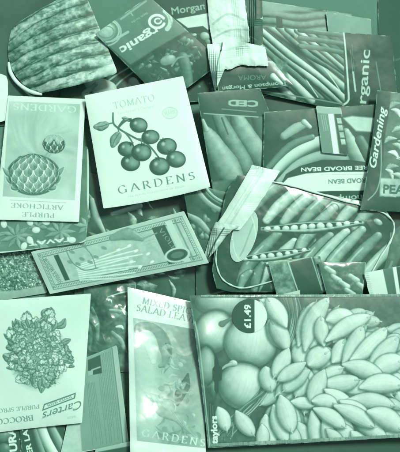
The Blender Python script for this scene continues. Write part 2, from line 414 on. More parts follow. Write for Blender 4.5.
        wx, wy, wz = to_world(X, Y, z)
        co = np.stack([wx, wy, wz], -1).reshape(-1, 3); idx = np.arange(nu * nv).reshape(nv, nu)
        quads = np.stack([idx[:-1, :-1], idx[1:, :-1], idx[1:, 1:], idx[:-1, 1:]], -1).reshape(-1, 4)
        ring = np.concatenate([idx[0, :-1], idx[:-1, -1], idx[-1, :0:-1], idx[:0:-1, 0]])
        rz = (z.reshape(-1)[ring] - edge); rx, ry, rzz = to_world(X.reshape(-1)[ring], Y.reshape(-1)[ring], rz)
        n0 = nu * nv; m = len(ring)
        co = np.concatenate([co, co[ring], np.stack([rx, ry, rzz], -1)])
        t = np.arange(m); t2 = (t + 1) % m
        side = np.stack([n0 + t, n0 + t2, n0 + m + t2, n0 + m + t], -1)
        quads = np.concatenate([quads, side])
        ng = (nu - 1) * (nv - 1); held = np.full(ng, -1); fx = s.X[:-1, :-1].ravel(); fy = s.Y[:-1, :-1].ravel()
        for k_, (pn_, pp_) in enumerate(parts): held[inside(fx, fy, pp_)] = k_
        split = [(pn_, quads[:ng][held == k_]) for k_, (pn_, pp_) in enumerate(parts)]
        full = parent is None and kind != 'plain'
        if full: split.append(('front_sheet', quads[:ng][held < 0])); quads = quads[ng:]
        else: quads = np.concatenate([quads[:ng][held < 0], quads[ng:]])
        nq = len(quads)
        ks = max(1, int(6 / s.res)); gi = np.unique(np.r_[np.arange(0, nv, ks), nv - 1]); gj = np.unique(np.r_[np.arange(0, nu, ks), nu - 1])
        zb = (z - edge - .85 * (thick * plump + bulge * pillow) - (.6 * crinkle if crinkle else 0) * np.clip(np.minimum(du, dv) / 8, 0, 1))[np.ix_(gi, gj)]
        bx, by, bz = to_world(X[np.ix_(gi, gj)], Y[np.ix_(gi, gj)], zb); nb0 = len(co)
        co = np.concatenate([co, np.stack([bx, by, bz], -1).reshape(-1, 3)]); bi = nb0 + np.arange(zb.size).reshape(zb.shape)
        quads = np.concatenate([quads, np.stack([bi[:-1, :-1], bi[:-1, 1:], bi[1:, 1:], bi[1:, :-1]], -1).reshape(-1, 4)])
        nq = len(quads)
        loops = quads.ravel()
        starts = np.arange(nq) * 4
        if full:
            used0 = np.unique(loops); remap = np.zeros(len(co), int); remap[used0] = np.arange(len(used0)); loops = remap[loops]
        else: used0 = np.arange(len(co))
        pr = np.concatenate([s.v.reshape(-1), s.v.reshape(-1)[ring] * .3 + .5, np.full(len(co) - n0 - m, .7)])
        me = bpy.data.meshes.new('back_sheet' if full else name)
        me.vertices.add(len(used0)); me.loops.add(len(loops)); me.polygons.add(nq)
        me.polygons.foreach_set('loop_start', starts.astype(np.int32))
        me.loops.foreach_set('vertex_index', loops.astype(np.int32))
        zc = 0.0
        o = bpy.data.objects.new('back_sheet' if full else name, me); COL.objects.link(o)
        if full:
            root = bpy.data.objects.new(name, None); COL.objects.link(root); root.empty_display_size = .02
            org = np.array([co[:n0, 0].mean(), co[:n0, 1].mean(), co[:, 2].min()]); root.location = org; o.parent = root
        elif parent is None:
            org = np.array([co[:n0, 0].mean(), co[:n0, 1].mean(), co[:, 2].min()]); o.location = org
        else:
            org = np.array(parent.location); o.parent = parent
        me.vertices.foreach_set('co', (co[used0] - org).astype(np.float32).ravel())
        sm_ = np.ones(nq, bool); body = root if full else o
        me.polygons.foreach_set('use_smooth', sm_)
        at = me.attributes.new('print', 'FLOAT', 'POINT'); at.data.foreach_set('value', np.clip(pr[used0], 0, 1).astype(np.float32))
        me.update(calc_edges=True); me.validate()
        me.materials.append(mat)
        if parent is None:
            body['label'] = label; body['category'] = cat
            if group: body['group'] = group
        for pn_, qq in split:
            if len(qq) < 20: continue
            used, inv = np.unique(qq.ravel(), return_inverse=True); mp = bpy.data.meshes.new(pn_)
            mp.vertices.add(len(used)); mp.loops.add(len(inv)); mp.polygons.add(len(qq))
            mp.polygons.foreach_set('loop_start', (np.arange(len(qq)) * 4).astype(np.int32)); mp.loops.foreach_set('vertex_index', inv.ravel().astype(np.int32))
            mp.vertices.foreach_set('co', (co[used] - org).astype(np.float32).ravel()); mp.polygons.foreach_set('use_smooth', np.ones(len(qq), bool))
            ap = mp.attributes.new('print', 'FLOAT', 'POINT'); ap.data.foreach_set('value', np.clip(pr[used], 0, 1).astype(np.float32))
            mp.update(calc_edges=True); mp.validate(); mp.materials.append(mat); op_ = bpy.data.objects.new(pn_, mp); COL.objects.link(op_); op_.parent = body
        # the heap rises
        np.maximum.at(HM, (jj.ravel(), ii.ravel()), (z + .15).ravel().astype(np.float32))
        s.z = z; s.ob = body
        return body

def rim(name, packet, pts, r, v, mat, parent, lift=.5, wob=.25):
    """a raised welt following the surface of the heap"""
    SM = maxblur(HM, 3); pts = np.array(pts, float); q = []
    for i in range(len(pts) - 1):
        p0 = pts[max(0, i - 1)]; p1 = pts[i]; p2 = pts[i + 1]; p3 = pts[min(len(pts) - 1, i + 2)]
        for k in range(10):
            t = k / 10; q.append(.5 * ((2 * p1) + (-p0 + p2) * t + (2 * p0 - 5 * p1 + 4 * p2 - p3) * t * t + (-p0 + 3 * p1 - 3 * p2 + p3) * t ** 3))
    q.append(pts[-1]); q = np.array(q)
    z = bil(SM, q[:, 0], q[:, 1]) + lift; w_ = np.stack(to_world(q[:, 0], q[:, 1], z), -1)
    cu = bpy.data.curves.new(name, 'CURVE'); cu.dimensions = '3D'; cu.bevel_depth = r / 1000; cu.bevel_resolution = 3; sp = cu.splines.new('POLY'); sp.points.add(len(q) - 1)
    for i in range(len(q)): sp.points[i].co = (*w_[i], 1); sp.points[i].radius = (.5 + .5 * min(1, min(i, len(q) - 1 - i) / 8)) * (1 + wob * math.sin(i * .9))
    cu.use_fill_caps = True
    tmp = bpy.data.objects.new(name, cu); COL.objects.link(tmp); dg = bpy.context.evaluated_depsgraph_get()
    me = bpy.data.meshes.new_from_object(tmp.evaluated_get(dg)); bpy.data.objects.remove(tmp); me.name = name
    a = me.attributes.new('print', 'FLOAT', 'POINT'); a.data.foreach_set('value', np.full(len(me.vertices), v, np.float32))
    for pl in me.polygons: pl.use_smooth = True
    me.materials.clear(); me.materials.append(mat); o = bpy.data.objects.new(name, me); COL.objects.link(o); o.parent = parent
    o.matrix_parent_inverse = parent.matrix_world.inverted()
    me.transform(__import__('mathutils').Matrix.Translation(-Vector(parent.location))); o.matrix_parent_inverse.identity()
    return o

GRP = 'seed packets heaped in the box'

# ------------------------------------------------------------------ table and box
def slab(name, x0, x1, y0, y1, z0, z1, v, mat, parent=None, lean=None):
    import bmesh
    bm = bmesh.new(); c = [(x0, y0), (x1, y0), (x1, y1), (x0, y1)]
    vb = []
    for z in (z0, z1):
        for x, y in c:
            dx, dy = (lean if lean and z == z1 else (0, 0))
            vb.append(bm.verts.new(((x + dx) / 1000, (y + dy) / 1000, z / 1000)))
    for f in ((3, 2, 1, 0), (4, 5, 6, 7), (0, 1, 5, 4), (1, 2, 6, 5), (2, 3, 7, 6), (3, 0, 4, 7)): bm.faces.new([vb[i] for i in f])
    bmesh.ops.bevel(bm, geom=bm.edges[:], offset=.0009, segments=2, affect='EDGES')
    me = bpy.data.meshes.new(name); bm.to_mesh(me); bm.free()
    a = me.attributes.new('print', 'FLOAT', 'POINT'); a.data.foreach_set('value', np.full(len(me.vertices), v, np.float32))
    me.materials.append(mat); o = bpy.data.objects.new(name, me); COL.objects.link(o)
    if parent: o.parent = parent
    return o
t = slab('table', -900, 900, -900, 900, -34, -4.2, .3, BOXM); t['kind'] = 'structure'
box = bpy.data.objects.new('open_box', None); COL.objects.link(box); box.location = (0, 0, -.004)
box['label'] = 'open dark green box that holds the heap of seed packets'; box['category'] = 'box'
def bslab(*a, **k):
    o = slab(*a, **k); o.parent = box; o.location = (0, 0, .004); return o
bslab('floor_panel', -250, 242, -270, 292, -4, 0, .3, BOXM)
bslab('side_panel', -254, 246, 292.2, 297, -4, 40, .3, BOXM)
bslab('side_panel', -254, 246, -275, -270.2, -4, 50, .22, BOXM)
bslab('side_panel', -255, -250.2, -270, 292, -4, 50, .22, BOXM)
bslab('side_panel', 242.2, 247, -270, 292, -4, 40, .26, BOXM)


# ------------------------------------------------------------------ packets deep in the heap
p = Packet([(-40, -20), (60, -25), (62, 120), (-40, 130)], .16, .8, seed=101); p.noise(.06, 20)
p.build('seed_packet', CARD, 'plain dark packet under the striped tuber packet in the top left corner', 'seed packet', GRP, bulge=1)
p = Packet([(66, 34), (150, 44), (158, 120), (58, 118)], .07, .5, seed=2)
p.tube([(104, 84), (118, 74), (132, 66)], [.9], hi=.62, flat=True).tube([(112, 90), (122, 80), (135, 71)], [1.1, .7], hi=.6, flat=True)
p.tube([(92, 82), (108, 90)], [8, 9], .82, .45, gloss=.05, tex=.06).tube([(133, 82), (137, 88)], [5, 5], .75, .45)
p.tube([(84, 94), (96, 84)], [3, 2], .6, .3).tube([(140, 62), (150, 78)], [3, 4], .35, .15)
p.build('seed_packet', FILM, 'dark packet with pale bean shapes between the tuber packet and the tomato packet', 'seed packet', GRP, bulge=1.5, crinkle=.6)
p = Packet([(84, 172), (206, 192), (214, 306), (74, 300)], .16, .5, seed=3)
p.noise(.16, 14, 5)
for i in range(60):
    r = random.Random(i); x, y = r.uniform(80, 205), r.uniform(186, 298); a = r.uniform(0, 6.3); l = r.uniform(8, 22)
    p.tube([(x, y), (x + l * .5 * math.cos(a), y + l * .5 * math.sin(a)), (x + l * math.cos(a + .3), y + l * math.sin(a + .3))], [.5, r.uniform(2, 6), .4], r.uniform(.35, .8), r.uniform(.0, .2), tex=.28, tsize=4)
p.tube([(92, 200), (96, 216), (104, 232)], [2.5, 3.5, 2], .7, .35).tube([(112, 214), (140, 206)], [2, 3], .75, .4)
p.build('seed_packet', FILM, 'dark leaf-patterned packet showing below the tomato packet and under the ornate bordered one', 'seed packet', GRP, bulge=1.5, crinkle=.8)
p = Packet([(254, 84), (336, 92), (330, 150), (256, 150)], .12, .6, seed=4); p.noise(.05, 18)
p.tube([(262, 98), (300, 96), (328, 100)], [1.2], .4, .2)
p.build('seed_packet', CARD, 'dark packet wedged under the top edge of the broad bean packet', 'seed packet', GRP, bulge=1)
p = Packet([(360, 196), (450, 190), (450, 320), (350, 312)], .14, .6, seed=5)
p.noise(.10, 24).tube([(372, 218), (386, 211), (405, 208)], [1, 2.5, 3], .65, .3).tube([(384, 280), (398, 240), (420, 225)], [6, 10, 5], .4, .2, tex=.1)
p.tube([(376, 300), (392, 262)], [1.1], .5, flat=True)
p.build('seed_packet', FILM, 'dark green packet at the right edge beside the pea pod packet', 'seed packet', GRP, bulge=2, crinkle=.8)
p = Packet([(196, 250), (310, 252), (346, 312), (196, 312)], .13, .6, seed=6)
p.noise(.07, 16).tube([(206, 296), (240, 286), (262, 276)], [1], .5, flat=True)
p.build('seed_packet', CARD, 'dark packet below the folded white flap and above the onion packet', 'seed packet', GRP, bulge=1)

# loose crumpled clear plastic packet
p = Packet([(84, 288), (136, 284), (136, 372), (82, 372)], .3, .4, seed=7, bows=(2, 0, 0, 2))
p.noise(.26, 22, 5, sx=1.6, ang=-35).noise(.14, 7, 4, seed=3)
for a, b, r, h in [((108, 297), (134, 291), .9, .85), ((106, 299), (112, 304), .8, .8), ((110, 310), (134, 318), 2.5, .62), ((116, 327), (123, 329), 1.8, 1.0), ((112, 332), (126, 352), 3, .6), ((92, 308), (98, 340), 3, .45), ((86, 318), (90, 350), 3, .4)]:
    p.tube([a, ((a[0] + b[0]) / 2 + 1.5, (a[1] + b[1]) / 2 - 1.5), b], [r * .5, r, r * .4], h, .35, tex=.15)
p.build('seed_packet', CLEAR, 'crumpled clear plastic packet between the broccoli packet and the salad packet', 'seed packet', GRP, bulge=3, crinkle=4.5, csize=13)

# ------------------------------------------------------------------ the top of the box
# packet with a name in serif letters on a dark head
p = Packet([(140, -22), (236, -34), (268, 96), (166, 104)], .10, .45, seed=8)
p.noise(.11, 9, 5, seed=4)
p.poly([(138, -20), (238, -34), (242, 8), (176, 18), (150, 22)], .12).text('Morgan', (172, 14.5), (205, 9), 7.5, .62, bold=.015)
p.poly([(176, 19), (246, 6), (248, 20), (214, 27), (208, 30), (203, 26), (188, 28)], .86, tex=.05)
for i in range(90):
    r = random.Random(400 + i); x, y = r.uniform(176, 235), r.uniform(34, 96); a = r.uniform(0, 6.3)
    h = r.choice([.2, .25, .32, .42]) if r.random() < .85 else .75
    p.ell(x, y, r.uniform(1, 3.4), r.uniform(.8, 2), math.degrees(a), h, h * .6, tex=.05)
p.ell(205, 36, 5, 4, 20, .72, .4).ell(203, 55, 3.5, 2.2, 30, .8, .5).ell(199, 60, 2.5, 1.8, 0, .75, .4).ell(208, 42, 4, 2.5, 60, .5, .3)
p.build('seed_packet', CARD, 'dark packet with serif writing and a white band behind the torn white packet', 'seed packet', GRP, parts=[('name_panel', [(130, -30), (240, -40), (246, 8), (176, 18.5), (140, 26)])], bulge=2)

p = Packet([(256, 0), (352, 14), (352, 66), (256, 64)], .3, .5, seed=9)
p.noise(.06, 30)
for k in range(7):
    y = 8 + 7.6 * k; p.tube([(250, y - 3), (275, y - 2 + (k % 2)), (300, y + 2), (325, y - 1 + k * .3), (356, y + 3)], [3.6, 3.2, 3.8], .5, .16, light=(.2, -.6), tex=.08, gloss=0)
p.poly([(246, -5), (290, -5), (300, 8), (330, 16), (300, 10), (246, 16)], .52, 2)
p.poly([(276, 16), (282, 17.5), (283, 33), (277, 33)], .1)
p.build('seed_packet', CARD, 'packet of pale striped stalks at the top behind the runner bean packet', 'seed packet', GRP, bulge=2)

p = Packet([(326, 12), (371, 19), (372, 50), (330, 50)], .52, .6, seed=10); p.noise(.05, 12)
p.build('paper_slip', PAPER, 'plain pale paper slip sticking up behind the dark organic packet', 'paper slip', kind='plain', bulge=.4, thick=.3)

# sheet of dark board leaning in the top right corner
p = Packet([(377, -20), (440, -20), (440, 128), (380, 116)], .17, .8, seed=11); p.noise(.03, 60).tube([(396, 60), (402, 58)], [1, .6], .3, flat=True)
p.build('board_flap', BOXM, 'loose dark board standing against the right side of the box', 'board', kind='plain', bulge=0, thick=.6, lift=.5)

# striped tubers, curled at the lower left
p = Packet([(13, 26), (83, -12), (118, 73), (36, 94)], .42, .4, bows=(2, 0, 1.5, 15), round_=5, seed=12)
p.noise(.1, 10)
rows = [((2, 44), (40, 12), (92, -4)), ((4, 52), (42, 22), (95, 6)), ((5, 61), (45, 33), (98, 20)), ((8, 70), (50, 45), (104, 33)), ((14, 79), (55, 57), (108, 46)), ((24, 86), (60, 68), (112, 58)), ((34, 92), (70, 80), (124, 68))]
for k, (a, b, c_) in enumerate(rows):
    pts = []
    for i in range(13):
        t = i / 12; x = (1 - t) ** 2 * a[0] + 2 * t * (1 - t) * b[0] + t * t * c_[0]; y = (1 - t) ** 2 * a[1] + 2 * t * (1 - t) * b[1] + t * t * c_[1]
        pts.append((x, y + .7 * math.sin(i * 1.7 + k * 2)))
    p.tube(pts, [4.5, 6, 6.5, 6.2, 6.4], .56 + (.22 if k == 6 else 0) + (.06 if k in (0, 3, 5) else 0), .10, light=(.1, -.45), tex=.34, tsize=3.2, gloss=.03, edge=.0)
for i in range(220):
    r = random.Random(5000 + i); x, y = r.uniform(8, 110), r.uniform(0, 92); L = r.uniform(4, 13); a = math.radians(-34 + .26 * x + r.uniform(-14, 14))
    p.tube([(x, y), (x + L * .5 * math.cos(a), y + L * .5 * math.sin(a) + r.uniform(-.8, .8)), (x + L * math.cos(a), y + L * math.sin(a))], [.2, r.uniform(.3, .8), .2], r.choice([.05, .15, .7, .85]), flat=True, al=.5, soft=.6)
p.noise(.16, 3.0, 4, seed=9, sx=.22, ang=-18); p.noise(.12, 14, 2, seed=3)
p.ell(108, 68, 12, 8, -20, .82, .6, al=.6, soft=4)
p.tube([(5, 62), (9, 74), (20, 86), (31, 93), (42, 95)], [1.0, 1.7, 2.2, 1.6], .98, flat=True)
def curl_left(X, Y, U, V):
    return 20 * (1 - np.clip(1 - U / .62, 0, 1) ** 2) + 0 * V
rp = p.build('seed_packet', CARD, 'curled packet printed with knobbly wrinkled tubers in the top left corner', 'seed packet', GRP, bulge=2, crinkle=.5, zfun=curl_left, slope=.06)

rim('curled_edge', p, [(8.6, 62), (10.5, 72), (16, 81), (24, 88), (32, 92), (42, 94.5)], 1.9, .97, CARD, rp, lift=.2, wob=0)
# organic range packet, turned upside down
p = Packet([(95, 34), (149, -4), (222, 62), (166, 104)], .17, .36, seed=13)
p.noise(.12, 13, 5, seed=2)
for i in range(70):
    r = random.Random(70 + i); t, u_ = r.random(), r.random(); x = 136 + 50 * t + 34 * u_; y = 64 - 32 * t + 34 * u_; h = r.choice([.15, .22, .3, .4, .5])
    p.tube([(x, y), (x + r.uniform(-6, 6), y + r.uniform(-6, 6))], [r.uniform(.6, 3), .5], h, h * .4, tex=.08)
p.ell(168, 60, 8, 5, -20, .62, .4, tex=.1).ell(160, 46, 4, 4, 0, .5, .2).ell(182, 38, 5, 4, 30, .45, .2).ell(147, 56, 7, 5, 0, .42, .2, tex=.1).ell(190, 56, 4, 3, 0, .35, .1)
p.tube([(183, 58), (187, 74), (188, 96)], [6, 5.5, 5], .42, .2, tex=.08).tube([(172, 66), (178, 58), (190, 56)], [1], .5, flat=True)
p.poly([(95, 34), (149, -5), (188, 29), (175, 38), (155, 50), (132, 66)], .36, .5)
p.poly([(130, 65), (155, 49), (174, 38), (189, 30), (190, 33), (175, 42), (155, 54), (133, 69)], .1, .8, al=.8)
p.ell(106, 32, 10, 8.5, -35, .6, .5, soft=1, tex=.1).ring(106, 31, 13, 1.5, .66, -110, 90, 11).ring(104, 32, 17, 1.6, .62, -75, 75, 14).ring(106, 32, 8, 1.0, .4, 0, 360, 6)
p.text('rganic', (155.5, 26.5), (119, 48), 8.6, .88, bold=.03)
p.ring(157, 21.5, 7.6, 2.6, .92, 20, 330, 6.4).ring(158, 21, 3.2, 1.6, .9, 0, 300, 2.6)
p.ring(156, 21, 14.5, 4.5, .72, -52, 40, 12.5)
p.text('Gardening', (165, 9.5), (172, 26), 2.6, .35)
p.lines((118, 22), (143, 3), (120.5, 25), (145, 6), 1, .72, 1.2)
p.tube([(121, 19), (146, 1)], [1.0], .55, flat=True).tube([(112, 41), (128, 32)], [1.3], .62, flat=True)
p.text('Seeds for the', (147, 12), (131, 22), 2.6, .62)
p.build('seed_packet', CARD, 'upside-down organic packet with a spiral letter and leafy photo at the top', 'seed packet', GRP, parts=[('name_panel', [(90, 34), (149, -9), (189, 29.5), (175, 38), (155, 50), (131, 68)])], bulge=2, curl=(0, 0, 0, 0), crinkle=.5)

# runner bean packet with the organic name up its side
p = Packet([(254, 26), (392, 36), (400, 124), (256, 92)], .22, .36, bows=(0, 0, 0, 0), seed=14)
for k in range(15):
    x = 236 + 9.5 * k; r = random.Random(k)
    y0 = 22 + k * .8 + r.uniform(-3.5, 3.5)
    p.tube([(x - 34, y0), (x - 5, y0 + 23 + r.uniform(-3, 3)), (x + 25, y0 + 47 + r.uniform(-3, 3)), (x + 56, y0 + 74)], [3.2, r.uniform(3.4, 5.2), r.uniform(3.2, 5), 4.4], r.uniform(.5, .95), .04, light=(.5, -.45), tex=.06, gloss=.12)
    if k % 3 == 1: p.tube([(x - 20, y0 + 8), (x + 18, y0 + 38), (x + 44, y0 + 74)], [.5], .85, flat=True)
p.poly([(300, 24), (343, 26), (346, 60), (322, 40)], .24, 4, al=.7)
for k in range(3): p.tube([(300, 30 + k * 8), (325, 33 + k * 8), (348, 36 + k * 9)], [2.6], .42, .14)
p.poly([(274, 58), (287, 62), (288, 82), (279, 78)], .42, 1.5, tex=.3)
p.poly([(343, 20), (405, 28), (410, 130), (345, 112)], .04, .4)
p.tube([(342.5, 22), (345.5, 50), (348.5, 92), (348, 101), (343, 105)], [.8, .9, 1.1, 1], .8, flat=True)
p.tube([(343, 104.5), (320, 100), (256, 90)], [.7], .5, flat=True)
p.text('organic', (365, 117), (370, 50), 9.5, .72, bold=.02)
p.lines((352, 44), (352, 44), (356, 92), (356, 92), 1, .5, .7)
p.tube([(350.5, 50), (354.5, 90)], [.35], .45, flat=True).tube([(353, 72), (355.5, 91)], [.9], .7, flat=True).tube([(376, 62), (381, 92)], [.7], .38, flat=True)
p.noise(.03, 40)
p.build('seed_packet', CARD, 'runner bean packet with dark name panel written up its side near the right corner', 'seed packet', GRP, parts=[('name_panel', [(344, 15), (410, 20), (410, 130), (343, 112), (348, 100), (348, 90), (345, 50)])], bulge=3, crinkle=1.1, slope=.05)

# torn packet
p = Packet([(216, 60), (266, 54), (294, 86), (218, 93)], .13, .36, rag=(0, 0, 0, 0), seed=15)
p.noise(.05, 10).text('AROMA', (266, 75), (238, 75.5), 5, .42)
p.text('Thompson & Morgan', (287, 81.5), (222, 87), 4.2, .78, bold=.02)
p.tube([(218, 92.5), (256, 90.4), (294, 86.4)], [.5], .45, flat=True)
p.tube([(268, 62), (276, 66), (284, 80)], [1.2, 4, 2], .75, .3, tex=.3, tsize=3).tube([(273, 76), (282, 84)], [3, 1.5], .85, .4, tex=.2)
tp = p.build('torn_packet', FILM, 'torn packet showing its crumpled white back and a dark lettered strip', 'torn packet', GRP, bulge=1.5, crinkle=.8, slope=.05, edge=.5)
p = Packet([(236, -22), (262, -22), (263, 52), (243, 52)], .2, .5, seed=16); p.noise(.08, 26, 3).tube([(243, 34), (256, 40)], [2, 1], .3, .15)
p.build('back_panel', CARD, parent=tp, lift=1.2, crinkle=1.2, bulge=1, thick=.4)
p = Packet([(207, -22), (238, -22), (262, 46), (216, 50)], .9, .36, bows=(0, 1, 0, 1), rag=(0, 1, 0, 0), seed=17)
p.poly([(240, -24), (262, -24), (262, 46), (250, 48), (240, 42), (249, 26), (244, 16)], .93)
for k in range(7): p.lines((214, 4 + k * 5), (214, 5 + k * 5), (236, -1 + k * 5.4), (236, 0 + k * 5.4), 1, .68, .9, .5, seed=k)
p.noise(.06, 16, seed=3, sx=.6, ang=25)
# keep only the part left of the torn edge: a narrow panel
p2 = Packet([(207, -22), (239, -22), (250, 42), (214, 52)], .88, .33, bows=(0, 1.5, 0, 2), rag=(0, 3.2, 0, .6), seed=17)
for k in range(9):
    y = -6 + k * 5.6; p2.tube([(212, y + 4), (222, y + 1), (232, y + 3), (243, y - 1)], [.9], .7, flat=True, al=.25)
p2.v += .08; p2.noise(.07, 13, seed=3, sx=.6, ang=25)
p2.tube([(213, 24), (228, 14), (244, 20)], [1.2], .6, flat=True, al=.6).tube([(214, 38), (230, 30), (248, 30)], [1], .62, flat=True, al=.6)
p2.build('torn_panel', PAPER, parent=tp, lift=2.6, crinkle=3.2, csize=11, bulge=1.5, thick=.3)
p3 = Packet([(223, 40), (266, 47), (268, 68), (219, 72)], .9, .33, bows=(1, 0, -5, 0), rag=(0, 1.5, 3.2, 1), seed=18)
p3.noise(.08, 12, sx=.5, ang=70)
p3.build('torn_flap', PAPER, parent=tp, lift=2.0, crinkle=2.8, csize=10, bulge=1, thick=.3)
p4 = Packet([(207, 44), (219, 44), (226, 66), (215, 92)], .9, .33, bows=(0, -1, 0, 1), seed=19); p4.noise(.1, 9).tube([(222, 47), (217, 66), (216, 88)], [.6], .5, flat=True)
p4.build('torn_flap', PAPER, parent=tp, lift=2.8, crinkle=2.4, csize=8, bulge=.6, thick=.3)
p5 = Packet([(216, 90), (226, 94), (210, 106), (206, 104)], .62, .4, seed=20); p5.noise(.08, 6)
p5.build('torn_flap', PAPER, parent=tp, lift=.4, crinkle=.8, csize=8, bulge=.3, thick=.2)

# ------------------------------------------------------------------ middle right
# fat pods packet
p = Packet([(197, 93), (260, 88), (294, 172), (214, 198)], .2, .4, seed=21, bows=(0, 0, 2, 0))
p.noise(.06, 14)
p.tube([(257, 112), (270, 150), (284, 178)], [8, 9, 8], .38, .12, tex=.03)
p.tube([(236, 116), (242, 130), (262, 160), (276, 178)], [6, 10, 11.5, 9], .58, .14, light=(.5, -.35), gloss=.08, tex=.09, tsize=5)
p.tube([(218, 116), (226, 132), (244, 164), (252, 186)], [6, 8, 9, 7], .5, .12, light=(.4, -.35), gloss=.06, tex=.09, tsize=5)
p.tube([(206, 128), (212, 142), (226, 166), (236, 184)], [2.5, 9.5, 13.5, 10], .62, .2, light=(.4, -.35), gloss=.06, tex=.09, tsize=5)
p.tube([(203, 120), (207, 130)], [1.4, 2.2], .75, .45).tube([(222, 118), (228, 134)], [1, .6], .3, .1)
p.poly([(190, 88), (262, 84), (268, 117), (206, 114.5), (198, 114)], .17, .5).tube([(204, 113.5), (258, 117)], [.55], .62, flat=True)
p.text('CED', (258, 101), (228, 100), 6.2, .6, bold=.05).lines((222, 109), (222, 109), (256, 112), (256, 112), 1, .5, 1.1, .8)
p.poly([(259, 84), (268, 86), (302, 180), (290, 182), (272, 145)], .15, .5).tube([(262, 118), (292, 172)], [.4], .45, flat=True, al=.6)
p.lines((205, 150), (205, 150), (208, 164), (208, 164), 2, .6, .9)
p.poly([(212, 182), (300, 172), (300, 204), (214, 204)], .34, 1, tex=.08)
p.build('seed_packet', CARD, 'packet with three fat pods below a dark lettered head right of the tomato packet', 'seed packet', GRP, parts=[('name_panel', [(180, 80), (262, 80), (268, 117), (206, 114.5), (190, 114)])], bulge=2.5, crinkle=.4)

# broad bean packet
p = Packet([(264, 112), (380, 104), (392, 210), (262, 208)], .2, .36, seed=22)
p.noise(.06, 16)
p.tube([(284, 136), (296, 128), (306, 124)], [4, 5, 3], .68, .35).tube([(304, 122), (310, 127)], [3, 2], .75, .4)
p.tube([(272, 176), (290, 158), (316, 143), (330, 140)], [4, 6, 6, 5], .82, .3, light=(-.2, -.5), gloss=0).tube([(280, 182), (300, 165), (325, 156), (345, 160)], [4, 6, 6, 5], .62, .25, light=(-.2, -.5), gloss=0)
p.tube([(268, 168), (290, 146), (312, 137)], [3, 4, 3], .5, .2)
p.poly([(343, 118), (352, 116), (375, 118), (372, 132), (356, 131)], .74, 1, tex=.05)
p.tube([(346, 132), (354, 150), (366, 168)], [4, 8, 9], .66, .25, tex=.05).tube([(360, 140), (370, 158)], [5, 6], .4, .15)
p.poly([(280, 186), (286, 174), (300, 166), (322, 160), (350, 160), (372, 163), (372, 172), (320, 172), (296, 176), (284, 188)], .13, .4)
p.text('TREE BROAD BEAN', (373, 165.5), (301, 167.8), 4.2, .92, bold=.03)
p.poly([(276, 190), (288, 178), (306, 173.5), (330, 172), (380, 171.5), (378, 191), (330, 191), (300, 193)], .92, .5)
p.text('BROAD BEAN', (369, 178), (328, 179.5), 4.6, .42, bold=.02).lines((320, 174.5), (320, 175), (370, 174), (370, 174.5), 1, .6, .5)
p.poly([(296, 192.5), (330, 191.2), (396, 190), (396, 216), (290, 216)], .12, .4)
p.text('Thompson &', (369, 194.5), (310, 198.5), 6, .72, bold=.02).lines((330, 204), (330, 204), (352, 203), (352, 203), 1, .5, .8)
bb = p.build('seed_packet', CARD, 'broad bean packet lying upside down with a white name band', 'seed packet', GRP, crinkle=.9, csize=20, con=1.35, parts=[('name_panel', [(260, 192), (280, 186), (286, 174), (300, 166), (322, 160), (350, 160), (400, 163), (400, 215), (255, 215)])], bulge=3, slope=.06)
p = Packet([(316, 106), (341, 108), (348.5, 155), (322, 152.5)], .42, .33, seed=23)
p.poly([(314, 104), (343, 106), (343, 115), (317, 113)], .6, .4).poly([(328, 114), (333.5, 114), (339, 153.5), (333.5, 154)], .93, .3).poly([(334.5, 114), (343, 114), (350, 157), (340, 154)], .14, .3)
p.lines((320, 115), (326, 114.5), (323, 131), (329, 130), 3, .7, .8)
for k in range(4): p.poly([(336.5 + k * 1.3, 118 + k * 7), (341 + k * 1.3, 118 + k * 7), (342.2 + k * 1.3, 123.6 + k * 7), (337.6 + k * 1.3, 123.6 + k * 7)], .66, .4, tex=.2)
p.build('price_tag', CARD, 'small banded tag with a white stripe lying on the broad bean packet', 'tag', kind='plain', bulge=.2, thick=.2)

# curved pale dish-like print left of the flap
p = Packet([(182, 182), (244, 196), (232, 262), (196, 262)], .22, .4, seed=33)
p.noise(.12, 10)
for i in range(14):
    r = random.Random(60 + i); x, y = r.uniform(190, 225), r.uniform(205, 255); p.ell(x, y, r.uniform(3, 6), r.uniform(2, 4), r.uniform(0, 180), r.uniform(.35, .6), .15, tex=.1)
for rr, vv, ww in ((44, .62, 5), (39, .36, 3), (35.5, .7, 2.5)): p.tube(arc(236, 168, rr, rr * 1.02, 95, 185, 20), [ww / 2], vv, vv - .25)
p.poly([(205, 182), (240, 186), (240, 196), (214, 194)], .4, 2, tex=.1)
p.tube([(186, 214), (199, 222), (212, 236)], [2, 4, 2], .6, .3, tex=.1).tube([(215, 240), (222, 252), (220, 262)], [3, 5, 3], .55, .25, tex=.1)
p.build('seed_packet', CARD, 'packet with pale curved rings printed on it between the tomato packet and the pea packet', 'seed packet', GRP, bulge=1)

